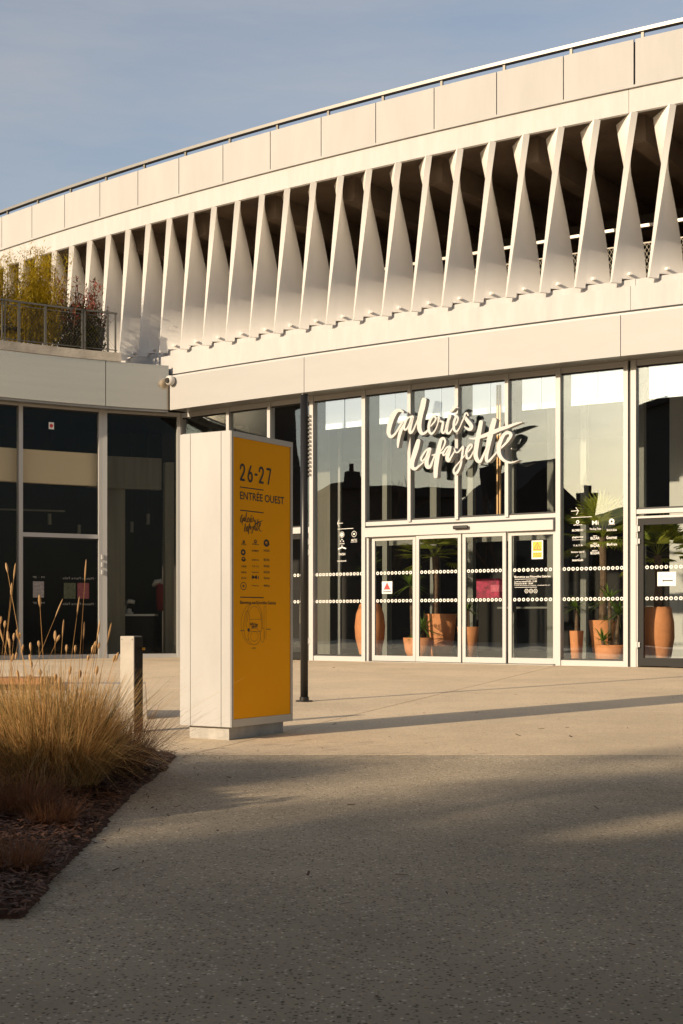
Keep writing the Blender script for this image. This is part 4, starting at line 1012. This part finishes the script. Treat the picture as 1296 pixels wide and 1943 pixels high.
def ptext(body, x0, yb, x1, h, **k): q = MB(); pxtext(q, body, plY, x0, yb, x1, h, off, **k); q.build('text_line', 'black_print', yf, fix=False)
ptext('ENTRÉE OUEST', 455, 947, 538.5, 18.5, bold=.012)
ptext('Bienvenue aux Nouvelles Galeries', 455, 1146, 523, 6.5, bold=.012)
# small brush logo, same strokes scaled onto the face
q = MB(); ua, va = plY.uv(455.5, 1013.5); ub, vb = plY.uv(499, 975)
for g_ in (GAL, LAF):
    for st in g_:
        P = [(ua + (x - 735) / (1000 - 735) * (ub - ua), va + (912 - y) / (912 - 752) * (vb - va), w_ * (ub - ua) / 265 * .95) for x, y, w_ in st]
        stroke_mesh(q, P, lambda u, v, e: plY.pt(u, v, off + e * .2), 0, .0003, 4)
q.build('brush_logo', 'black_print', yf, fix=False)
q = MB()
rows = [(1034, 'ATISOW', 'adepaus', 'LA POSTE'), (1046.5, '', 'BLOMEHO', 'SHOUKA'), (1064, 'TIMMY', 'gagianne', 'BIZAR'), (1076, 'TANOSHI', 'Y A Y A', 'BAZAR'), (1087.5, 'HUARACHE', 'Bonjour Jacob', 'BOZAR'), (1098.5, 'ARCTIC', 'Mi', 'Gourmet'), (1113, '', 'The Kap Tour', 'BioFrais')]
for y, a_, b_, c_ in rows:
    for body, x0, x1, hh in ((a_, 457, 467, 3.4), (b_, 477.5, 490.5, 3.6), (c_, 500, 511, 4.2)):
        if body: q2 = MB(); pxtext(q2, body, plY, x0, y, x1, 7 if body == 'Mi' else hh, off, bold=.01); q2.build('brand_lettering', 'black_print', yf, fix=False)
for x, y, ro, ri in ((462, 1028, .012, .004), (461, 1048, .026, .010), (484, 1027.5, .016, .008), (505, 1030.5, .032, .014), (461.5, 1112, .033, .028), (461.5, 1112, .01, .003), (461.5, 1061, .02, .012)):
    u, v = plY.uv(x, y); annulus(q, plY, u, v, ro, ri, off, ecc=1.3)
q.build('brand_directory', 'black_print', yf, fix=False)
# floor plan line drawing
q = MB(); uc, vc = plY.uv(482, 1187); 
def ell(cx, cy, rx, ry, w=.004, a0=0, a1=360):
    n = 32; b = len(q.v)
    for k in range(n + 1):
        a = R(a0 + (a1 - a0) * k / n)
        for s in (1, -1): q.v.append(tuple(plY.pt(uc + cx + (rx + s * w / 2) * math.cos(a), vc + cy + (ry + s * w / 2) * math.sin(a), off)))
    for k in range(n): i = b + 2 * k; q.f.append((i, i + 1, i + 3, i + 2))
ell(0, .03, .12, .16, .004, -20, 200); ell(0, .03, .10, .13, .003, 0, 180); ell(-.10, 0, .05, .12, .004, 60, 300); ell(0, -.09, .09, .07, .004); ell(0, -.09, .055, .04, .003); ell(.12, -.08, .03, .06, .003); ell(-.02, .01, .17, .17, .003, 100, 260)
for x0, x1, y0, y1 in ((-.07, .10, .05, .053), (-.07, .10, -.05, -.047), (-.07, -.067, -.05, .1), (.10, .103, -.05, .1), (.14, .143, -.12, .16), (.17, .173, -.12, .16), (.14, .173, .157, .16), (-.2, -.14, -.045, -.038), (.17, .24, -.035, -.028), (-.04, .02, -.19, -.183), (-.04, .02, .178, .185)):
    rect(q, plY, uc + x0, uc + x1, vc + y0, vc + y1, off + .0004)
q.build('floor_plan', mat('plan ink', (0.30, 0.15, 0.01), .6), yf, fix=False)
q = MB(); ua, va = plY.uv(474, 1193); ub, vb = plY.uv(490, 1180)
for g_ in (GAL, LAF):
    for st in g_:
        P = [(ua + (x - 735) / 265 * (ub - ua), va + (912 - y) / 160 * (vb - va), w_ * (ub - ua) / 265 * 1.2) for x, y, w_ in st]
        stroke_mesh(q, P, lambda u, v, e: plY.pt(u, v, off + .0008 + e * .2), 0, .0003, 3)
annulus(q, plY, uc - .085, vc - .035, .014, .001, off + .0008)
q.build('plan_mark', 'black_print', yf, fix=False)

# ================================================================== BOLLARD, POST, BENCH
bp_ = gpt(254, 1390.5); dw = Vector((.905, .425, 0)).normalized()
BO = thing('bollard', 'square beige and black bollard between the grass and the totem', 'bollard', bp_)
zt = CAMZ + (HY - 1207) / F * bp_.y
q = MB(); q.hexa([bp_ + Vector((-.118, .01, -.02)), bp_ + Vector((0, 0, -.02)), bp_ + Vector((.055, .10, -.02)), bp_ + Vector((-.06, .11, -.02)),
                  bp_ + Vector((-.118, .01, zt - bp_.z)), bp_ + Vector((0, 0, zt - bp_.z)), bp_ + Vector((.055, .10, zt - bp_.z)), bp_ + Vector((-.06, .11, zt - bp_.z))])
o = q.build('post_body', 'bollard', BO); bv = o.modifiers.new('b', 'BEVEL'); bv.width = .003; bv.segments = 2
q = MB(); a_ = bp_ + Vector((.003, 0, 0)); b_ = bp_ + Vector((.058, .10, 0)); n_ = Vector((.876, -.482, 0)) * .006
q.hexa([a_ + Vector((0, 0, .0)), a_ + n_, b_ + n_, b_, a_ + Vector((0, 0, zt - bp_.z - .01)), a_ + n_ + Vector((0, 0, zt - bp_.z - .01)), b_ + n_ + Vector((0, 0, zt - bp_.z - .01)), b_ + Vector((0, 0, zt - bp_.z - .01))])
q.build('dark_side', 'black_metal', BO)
q = MB(); c_ = b_ + n_ + Vector((0, -.02, zt - bp_.z - .11)); q.tube([c_, c_ + Vector((.02, -.004, 0))], .012, 10); q.build('yellow_button', 'orange', BO)
for dx in (-.105, -.015):
    q = MB(); s_ = bp_ + Vector((dx, .0, zt - bp_.z - .03)); s_.y = bp_.y + .01 * (dx / -.118) ; q.tube([s_, s_ + Vector((0, -.003, 0))], .005, 8); q.build('screw', 'pole_grey', BO)

pp = gpt(577.3, 1331)
PO = thing('lamp_post', 'slim black light post with louvred side lamp in front of the glazing', 'street lamp', pp)
zt = CAMZ + (HY - 750) / F * pp.y
q = MB(); q.tube([pp + Vector((0, 0, -.02)), Vector((pp.x, pp.y, zt))], .043, 20); q.build('pole', 'black_metal', PO, True)
q = MB(); q.lathe(pp, [(.095, -.01), (.095, .010), (.085, .014), (.052, .016), (.052, .05), (.044, .052)], 20); q.build('foot_ring', 'black_metal', PO)
z0 = CAMZ + (HY - 905) / F * pp.y; z1 = CAMZ + (HY - 786) / F * pp.y
q = MB(); q.box(Vector((pp.x + .045, pp.y + .01, (z0 + z1) / 2)), (.012, 0, 0), (0, .03, 0), (0, 0, (z1 - z0) / 2)); q.build('lamp_housing', 'black_metal', PO)
nl = 15
for k in range(nl):
    z = z0 + (z1 - z0) * (k + .5) / nl; q = MB()
    q.box(Vector((pp.x + .062, pp.y - .012, z)), (.020, 0, -.006), (0, .028, 0), (0, 0, .012)); q.build('louvre', 'pole_grey', PO)
q = MB(); q.tube([Vector((pp.x, pp.y, zt)), Vector((pp.x, pp.y, zt + .012))], .046, 20); q.build('cap', 'black_metal', PO)

# bench: concrete block with timber seat at its left
g1 = gpt(280.5, 1365); bx1 = g1.x; by0 = g1.y; bz = CAMZ + (HY - 1297.5) / F * by0
BN = thing('concrete_bench', 'low concrete bench with timber seat behind the ornamental grass', 'bench', (bx1 - 1.2, by0 + .3, gz(by0)))
q = MB(); zb = gz(by0) - .03
q.hexa([(bx1 - .04 - 2.9, by0 - .2, zb), (bx1, by0, zb), (bx1 - .06, by0 + .42, zb), (bx1 - 3.0, by0 + .22, zb),
        (bx1 - .07 - 2.9, by0 - .18, bz), (bx1 - .02, by0 + .01, bz), (bx1 - .08, by0 + .42, bz), (bx1 - 3.0, by0 + .24, bz)])
o = q.build('concrete_base', 'bench_conc', BN); bv = o.modifiers.new('b', 'BEVEL'); bv.width = .008; bv.segments = 2
for k in range(4):
    q = MB(); y0 = by0 - .20 + k * .115; sx = 1.75
    xl = bx1 - 3.3; xr_ = bx1 - .92
    q.hexa([(xl, y0 - .09, bz + .003), (xr_, y0 + .02, bz + .003), (xr_, y0 + .12, bz + .003), (xl, y0 + .01, bz + .003), (xl, y0 - .09, bz + .06), (xr_, y0 + .02, bz + .06), (xr_, y0 + .12, bz + .06), (xl, y0 + .01, bz + .06)])
    q.build('seat_slat', 'wood', BN)

# ================================================================== GRASSES
def grass(c, n, h, spread, m, label, stalks=0, sh=(1.0, 1.6), low=None, nm='ornamental_grass', wd=.0022, lean=.55, m2=None, frac2=0, droop=.35):
    t = thing(nm, label, 'grass plant', c); A = MB(); A2 = MB()
    def blade(mb, b, az, hh, ln, dr, w, nseg=6):
        d = Vector((math.cos(az), math.sin(az), 0)); s = Vector((-math.sin(az), math.cos(az), 0))
        ta = rnd.uniform(-.8, .8); s = (s * math.cos(ta) + d * math.sin(ta)); prev = None; base = len(mb.v)
        for k in range(nseg + 1):
            u = k / nseg; x = ln * (u + dr * u * u * 1.0); z = hh * (u - dr * .55 * u ** 2.6)
            p = b + d * x + Vector((0, 0, z)); ww = w * (1 - u) ** .6 + .0004
            mb.v.append(tuple(p - s * ww)); mb.v.append(tuple(p + s * ww))
        for k in range(nseg): i = base + 2 * k; mb.f.append((i, i + 1, i + 3, i + 2))
    for k in range(n):
        a = rnd.uniform(0, 6.28); r_ = spread * .33 * math.sqrt(rnd.random()); b = c + Vector((r_ * math.cos(a), r_ * math.sin(a), 0))
        az = a + rnd.gauss(0, .5); hh = h * rnd.uniform(.35, 1.0); ln = abs(rnd.gauss(0, 1)) * lean * hh * .6 + .02
        blade(A2 if rnd.random() < frac2 else A, b, az, hh, ln, rnd.uniform(0, droop) + (rnd.uniform(.6, 1.3) if rnd.random() < .28 else 0), wd * rnd.uniform(.6, 1.3))
    o = A.build('blades', m, t, fix=False); o['kind'] = 'stuff'
    if A2.v: o = A2.build('green_blades', m2, t, fix=False); o['kind'] = 'stuff'
    if stalks:
        st = MB(); sd_ = MB()
        for k in range(stalks):
            a = rnd.uniform(0, 6.28); r_ = spread * .25 * math.sqrt(rnd.random()); b = c + Vector((r_ * math.cos(a), r_ * math.sin(a), 0))
            hh = rnd.uniform(*sh) if rnd.random() < .28 else rnd.uniform(sh[0] * .75, sh[0] * 1.1)
            top = b + Vector((math.cos(a) * rnd.uniform(.05, .45) * hh, math.sin(a) * rnd.uniform(.05, .35) * hh, hh))
            md = b.lerp(top, .5) + Vector((0, 0, .04)); st.tube([b, md, top], [.0022, .0018, .0012], 4, False)
            d = (top - md).normalized(); l = rnd.uniform(.04, .14) if hh > sh[0] * 1.05 else rnd.uniform(.03, .055); rr = .006 if l > .07 else .0095
            sd_.tube([top - d * .01, top + d * l * .2, top + d * l * .5, top + d * l * .85, top + d * l], [.002, rr * .9, rr, rr * .7, .001], 6)
        st.build('stalks', m, t, fix=False)['kind'] = 'stuff'; sd_.build('seed_heads', 'seed', t, fix=False)['kind'] = 'stuff'
    return t
gc = gpt(140, 1520)
grass(gpt(98, 1505) + Vector((0, 0, .03)), 7500, .78, .8, 'straw', 'tall straw-coloured fountain grass with seed stalks in front of the bench', 40, (.84, 1.5), m2='straw_green', frac2=.30, lean=.62, wd=.0017)
grass(gpt(-40, 1470) + Vector((0, 0, .03)), 2600, .66, .8, 'straw', 'straw-coloured fountain grass cut by the left picture edge', 26, (.95, 1.4), m2='straw_green', frac2=.25, lean=.46, wd=.0019)
grass(gpt(212, 1472) + Vector((0, 0, .03)), 1900, .46, .6, 'straw_red', 'low rusty grass tuft right of the tall fountain grass by the bollard', wd=.0017, lean=.9)
grass(gpt(40, 1560) + Vector((0, 0, .03)), 900, .30, .45, 'straw_red', 'small rusty grass tuft below the tall grass at the left', wd=.0015, lean=.8)
grass(gpt(95, 1575) + Vector((0, 0, .03)), 500, .17, .35, 'straw_red', 'tiny rusty grass tuft on the bare mulch', wd=.0014, lean=.9)
grass(gpt(30, 1660) + Vector((0, 0, .03)), 450, .18, .35, 'straw_red', 'faint rusty grass tuft nearest the bottom left', wd=.0013, lean=.9)

# ================================================================== INDOOR POTS AND PLANTS
def at_in(px, depth):
    a = apx(px, RG - depth); return rp(RG - depth, a, .012)
def indoors(p): return (Vector((p.x, p.y)) - C0).length < RG - .07
def rosette(mb, c, n, l, w, up=.5, droop=.3):
    for k in range(n):
        az = rnd.uniform(0, 6.28); el = rnd.uniform(-.25, 1.3) if up else rnd.uniform(-.6, .9)
        d = Vector((math.cos(az) * math.cos(el), math.sin(az) * math.cos(el), math.sin(el))); s = Vector((-math.sin(az), math.cos(az), 0)); ll = l * rnd.uniform(.7, 1.1)
        if not indoors(c + d * ll * 1.05): continue
        base = len(mb.v)
        for j in range(4):
            u = j / 3; p = c + d * ll * u - Vector((0, 0, droop * ll * u * u)); ww = w * (1 - u) * (1 if j else .6) + .001
            mb.v.append(tuple(p - s * ww)); mb.v.append(tuple(p + s * ww))
        for j in range(3): i = base + 2 * j; mb.f.append((i, i + 1, i + 3, i + 2))
def fanpalm(nm, label, c, h, n=26, stem=.45, fan=.42):
    t = thing(nm, label, 'plant', c); q = MB(); q.tube([c, c + Vector((.02, 0, h * .5)), c + Vector((0, 0, h))], [.07, .06, .065], 10); q.build('trunk', 'trunk', t)
    lf = MB(); top = c + Vector((0, 0, h))
    for k in range(n):
        az = rnd.uniform(0, 6.28); el = rnd.uniform(-.45, 1.25); d = Vector((math.cos(az) * math.cos(el), math.sin(az) * math.cos(el), math.sin(el)))
        hub = top + d * stem * rnd.uniform(.7, 1.1); s = d.cross(Vector((0, 0, 1))).normalized(); u_ = s.cross(d)
        lf.quad(top - s * .006, top + s * .006, hub + s * .005, hub - s * .005)
        for j in range(17):
            a = (j - 8) / 8 * 1.35; e = d * math.cos(a) + s * math.sin(a); nn = e.cross(u_).normalized(); l = fan * (1 - .18 * abs(a)) * rnd.uniform(.9, 1.05)
            tip = hub + e * l - Vector((0, 0, .12 * l)); mid = hub + e * l * .5
            if not indoors(tip) or not indoors(hub) or not indoors(mid): continue
            lf.quad(hub, mid - nn * .02, tip, mid + nn * .02)
    lf.build('fronds', 'palm', t, fix=False); return t
def yucca(label, c, stems, m='yucca', n=60, l=.5):
    t = thing('yucca_plant', label, 'plant', c); lf = MB()
    for dx, dy, h in stems:
        b = c + Vector((dx, dy, 0)); q = MB(); q.tube([b, b + Vector((dx * .3, dy * .3, h))], [.035, .028], 8); q.build('trunk', 'trunk', t)
        rosette(lf, b + Vector((dx * .3, dy * .3, h)), n, l, .024)
    lf.build('leaves', m, t, fix=False); return t
c = at_in(702, .55)
urn = [(0, 0), (.15, 0), (.2, .12), (.27, .4), (.285, .62), (.26, .85), (.20, 1.02), (.185, 1.05), (.165, 1.05), (.17, .95)]
pot_obj('terracotta_urn', 'tall terracotta urn partly behind the post left of the sliding doors', c, urn, soil=(.17, .97))
yucca('dark yucca in the tall urn left of the sliding doors', c + Vector((0, 0, .97)), [(0, 0, .75)], n=36)
c = at_in(793, .75); pot_obj('terracotta_pot', 'rounded orange pot behind the first door post', c, [(0, 0), (.16, 0), (.24, .18), (.275, .42), (.26, .42), (.25, .38)], soil=(.25, .38))
yucca('yucca with bare cane rising behind the first sliding leaf', c + Vector((0, 0, .38)), [(-.1, 0, 1.0), (.08, .05, .2)])
c = at_in(836, 1.7); pot_obj('large_terracotta_pot', 'large flared brown pot standing in shade behind the second sliding leaf', c, [(0, 0), (.2, 0), (.24, .25), (.31, .86), (.28, .86), (.26, .8)], soil=(.27, .8))
fanpalm('fan_palm', 'tall fan palm with wide crown behind the second sliding leaf', c + Vector((-.1, 0, .8)), 1.15, 30)
c = at_in(888, 1.3); pot_obj('terracotta_pot', 'narrow brown pot in shade behind the third sliding leaf', c, [(0, 0), (.14, 0), (.2, .62), (.18, .62), (.17, .58)], soil=(.18, .58))
yucca('small yucca in the narrow brown pot behind the third leaf', c + Vector((0, 0, .58)), [(0, 0, .35)], n=30, l=.35)
c = at_in(1094, .7); pot_obj('column_pot', 'narrow tall terracotta column pot left of the round bowl pot', c, [(0, 0), (.085, 0), (.12, .56), (.10, .56), (.10, .5)], soil=(.10, .5))
yucca('yucca in the narrow column pot under the white directory', c + Vector((0, 0, .5)), [(0, 0, .45)], n=30, l=.38)
c = at_in(1158, .45); pot_obj('bowl_pot', 'round terracotta bowl pot with spiky plants at the glass', c, [(0, 0), (.13, 0), (.2, .06), (.245, .18), (.25, .33), (.235, .33), (.23, .28)], soil=(.235, .28))
yucca('spiky yucca group in the round bowl pot', c + Vector((0, 0, .28)), [(-.1, 0, .12), (.0, .03, .8), (.1, .0, .55)], n=44, l=.45)
c = at_in(1143, .95); pot_obj('flared_pot', 'pale sunlit flared pot behind the round bowl pot', c, [(0, 0), (.14, 0), (.23, .74), (.21, .74), (.2, .7)], soil=(.21, .7))
fanpalm('fan_palm', 'fan palm crown behind the white directory lettering', c + Vector((0, 0, .7)), 1.45, 30, .45, .5)
c = at_in(1248, .5); big = [(0, 0), (.17, 0), (.22, .15), (.27, .45), (.265, .7), (.22, .93), (.20, .96), (.18, .96), (.18, .9)]
pot_obj('terracotta_urn', 'bulky terracotta urn behind the black framed door', c, big, soil=(.18, .9))
fanpalm('fan_palm', 'fan palm growing from the urn behind the black framed door', c + Vector((0, 0, .9)), .9, 26, .4, .4)
c = at_in(692, 2.2); c2 = at_in(1112, 3.0)

# ================================================================== OPPOSITE SIDE (seen only mirrored in the glass, casts the shade)
def house(c, w, d, h, rh, yaw, label, m='render', chim=1, group='houses opposite the entrance'):
    t = thing('house', label, 'house', c, group); u = Vector((math.cos(yaw), math.sin(yaw), 0)); v = Vector((-math.sin(yaw), math.cos(yaw), 0)); c = Vector(c)
    q = MB(); q.box(c + Vector((0, 0, h / 2)), u * w / 2, v * d / 2, (0, 0, h / 2)); q.build('wall', m, t)
    q = MB(); e = .4
    if rh > .3:
        A = [c + u * sx * (w / 2 + e) + v * sy * (d / 2 + e) + Vector((0, 0, h - .1)) for sx, sy in ((-1, -1), (1, -1), (1, 1), (-1, 1))]
        r0 = c - v * (d / 2 + e) + Vector((0, 0, h + rh)); r1 = c + v * (d / 2 + e) + Vector((0, 0, h + rh))
        q.quad(A[0], r0, r1, A[3]); q.quad(A[1], A[2], r1, r0); q.tri(A[0], A[1], r0); q.tri(A[3], r1, A[2]); q.quad(A[0], A[3], A[2], A[1])
    else: q.box(c + Vector((0, 0, h + .2)), u * (w / 2 + e), v * (d / 2 + e), (0, 0, .2))
    rf = q.build('roof', 'roof', t)
    for k in range(chim):
        q = MB(); pc = c + u * w * (.28 if k == 0 else -.3) + v * d * .1 + Vector((0, 0, h + rh * .5 + .5)); q.box(pc, u * .45, v * .35, (0, 0, 1.3)); 
        q.tube([pc + Vector((0, 0, 1.3)), pc + Vector((0, 0, 1.8))], .18, 8); q.build('chimney', 'brick', rf)
    for sy in (-1, 1):
        for i in range(int(w // 3)):
            for j in range(max(1, int(h // 2.9))):
                q = MB(); q.box(c + u * (-w / 2 + 1.5 + i * 3) + v * sy * (d / 2 + .01) + Vector((0, 0, 1.6 + 2.9 * j)), u * .55, v * .03, (0, 0, .7)); q.build('window', 'black_metal', t)
YAW = math.atan2(-.3, -.95) + math.pi / 2
G0 = -.75
Q90 = math.pi / 2
house((-56, 26, G0), 20, 10, 13.2, 0.0, Q90, 'tall flat-roofed block mirrored in the pane left of the doors', 'brick', 0)
house((-55, 6.5, G0), 12, 10, 8.6, 0.0, Q90, 'long lower flat-roofed block mirrored above the first two door leaves', 'brick', 1)
house((-54.5, -7.2, G0), 9.5, 11, 7.6, 3.6, Q90, 'steep gabled house mirrored right of the shop sign', 'render', 2)
house((-53, -17, G0), 8, 10, 7.2, 1.4, Q90 + .05, 'low house mirrored in the right panes', 'brick', 1)
house((-50, -32.5, G0), 22, 10, 15.5, 0, Q90 + .08, 'tall dark block at the far end of the mirrored row', 'render', 0)
def bare(c, h, label):
    t = thing('bare_tree', label, 'tree', c, 'bare trees opposite the entrance'); q = MB()
    def br(p, d, l, r_, n):
        e = p + d * l; q.tube([p, e], [r_, r_ * .65], 5, False)
        if n:
            for k in range(3):
                dd = (d + Vector((rnd.uniform(-.6, .6), rnd.uniform(-.6, .6), rnd.uniform(-.1, .4)))).normalized(); br(e, dd, l * rnd.uniform(.6, .85), r_ * .6, n - 1)
    br(Vector(c), Vector((0, 0, 1)), h * .3, .12, 4); q.build('branches', 'stem', t)
bare((-38, 12, G0), 9.5, 'bare winter tree mirrored in the first pane'); bare((-38, 3.5, G0), 8.5, 'bare winter tree mirrored beside the chimney')
HOLES = [(Vector((1.72, 7.45, -.31)), .30), (Vector((1.16, 10.08, -.26)), .17)]
def inhole(p):
    for q, r in HOLES:
        d = p - q; t = d.dot(sun_dir)
        if t > 0 and (d - sun_dir * t).length < r: return True
    return False
def tree(c, h, cr, label, n=2600, zl=.35, ls=.16):
    c = Vector(c); t = thing('leafy_tree', label, 'tree', c, 'trees behind the camera that shade the plaza'); q = MB()
    q.tube([c, c + Vector((.1, 0, h * .35)), c + Vector((0, .1, h * .8))], [.25, .2, .06], 8); q.build('trunk', 'trunk', t)
    lf = MB(); cl = [(Vector((rnd.gauss(0, .45), rnd.gauss(0, .45), rnd.uniform(-.8, .8))), rnd.uniform(.25, .5)) for _ in range(22)]
    hc = h * (1 + zl) / 2; hz = h * (1 - zl) / 2
    for k in range(n):
        o_, s = rnd.choice(cl); p = Vector((o_.x + rnd.gauss(0, s * .5), o_.y + rnd.gauss(0, s * .5), o_.z + rnd.gauss(0, s * .5)))
        p = c + Vector((p.x * cr, p.y * cr, hc + p.z * hz))
        if inhole(p): continue
        d = Vector((rnd.uniform(-1, 1), rnd.uniform(-1, 1), rnd.uniform(-1, 1))).normalized(); s_ = d.orthogonal().normalized() * ls
        lf.quad(p - d * ls, p + s_, p + d * ls, p - s_)
    lf.build('crown', 'tree', t, fix=False)
def shade_pos(s, u):     # s metres towards the sun, u metres across it
    return Vector((-.755 * s + .656 * u, -.656 * s - .755 * u, G0))
tree(shade_pos(31, -4.4), 14.5, 2.5, 'tall thin-leaved tree nearest the shade edge behind the camera', 3600, .30, .17)
tree(shade_pos(17, -3.0), 9.2, 2.1, 'leafy tree beside the shade edge behind the camera', 8000, .22, .20)
tree(shade_pos(18, -1.2), 10.5, 3.2, 'leafy tree, second from the shade edge behind the camera', 7000, .15, .22)
tree(shade_pos(15, 3.5), 10.0, 3.2, 'leafy tree, third from the shade edge behind the camera', 6000, .15, .22)
house(shade_pos(33, 8.6), 24, 9, 12.2, 3.0, math.atan2(-.755, .656), 'three-storey house behind the camera that shades the plaza', 'render', 2)
def canopy(c, r, z0, z1, label, n):  # unseen crowns added over the foreground to deepen its shade
    c = Vector(c); t = thing('added_tree', label, 'tree', c, 'unseen broad trees added to darken the near paving'); q = MB()
    q.tube([c, c + Vector((.1, .1, z0 - G0 - 1)), c + Vector((0, 0, z1 - G0 - 1))], [.32, .25, .08], 9)
    for k in range(7):
        a = k * .9; q.tube([c + Vector((0, 0, z0 - G0 - 1)), c + Vector((math.cos(a) * r * .4, math.sin(a) * r * .4, z0 - G0 + .2)), c + Vector((math.cos(a) * r * .8, math.sin(a) * r * .8, z0 - G0 + 1.2))], [.14, .09, .03], 6)
    q.build('trunk', 'trunk', t); lf = MB()
    for k in range(n):
        a = rnd.uniform(0, 6.283); rr = math.sqrt(rnd.random()); z = z0 + (z1 - z0) * (rnd.random() ** .8) * (1 - .6 * rr * rr); ls = .17
        p = Vector((c.x + r * rr * math.cos(a), c.y + r * rr * math.sin(a), z))
        if inhole(p): continue
        d = Vector((rnd.uniform(-1, 1), rnd.uniform(-1, 1), rnd.uniform(-.5, .5))).normalized(); e = d.orthogonal().normalized() * ls
        lf.quad(p - d * ls, p + e, p + d * ls, p - e)
    lf.build('crown', 'tree', t, fix=False)
canopy((4.0, 3.6, G0 + .3), 6.8, 5.2, 9.5, 'unseen broad tree added right of the camera to darken the near paving', 20000)
canopy((-3.4, 1.0, G0 + .3), 4.4, 5.4, 9.0, 'unseen broad tree added left of the camera to darken the near paving', 16000)
canopy((-3.6, -2.5, G0 + .2), 5.2, 4.2, 8.5, 'unseen broad tree added behind the camera to the left for shade', 14000)
# unseen hedge added left of the bed so low shade crosses the grasses
hp = shade_pos(-.5, -7.6); hp.z = gz(hp.y)
t = thing('added_hedge', 'unseen waist-high hedge added left of the planting bed to shade the grasses', 'hedge', hp); lf = MB()
for k in range(9000):
    a, b, c_ = rnd.uniform(-1.15, 1.15), rnd.uniform(-.3, .3), rnd.uniform(0, 1.38)
    p = hp + Vector((.656 * a - .755 * b, -.755 * a - .656 * b, c_ + rnd.gauss(0, .03)))
    d = Vector((rnd.uniform(-1, 1), rnd.uniform(-1, 1), rnd.uniform(-1, 1))).normalized(); e = d.orthogonal().normalized() * .05
    lf.quad(p - d * .05, p + e, p + d * .05, p - e)
lf.build('foliage', 'tree', t, fix=False)
q = MB()
for a in (-.9, -.45, 0, .45, .9): q.tube([hp + Vector((.656 * a, -.755 * a, -.02)), hp + Vector((.656 * a, -.755 * a, 1.2))], .03, 6)
q.build('stems', 'stem', t)
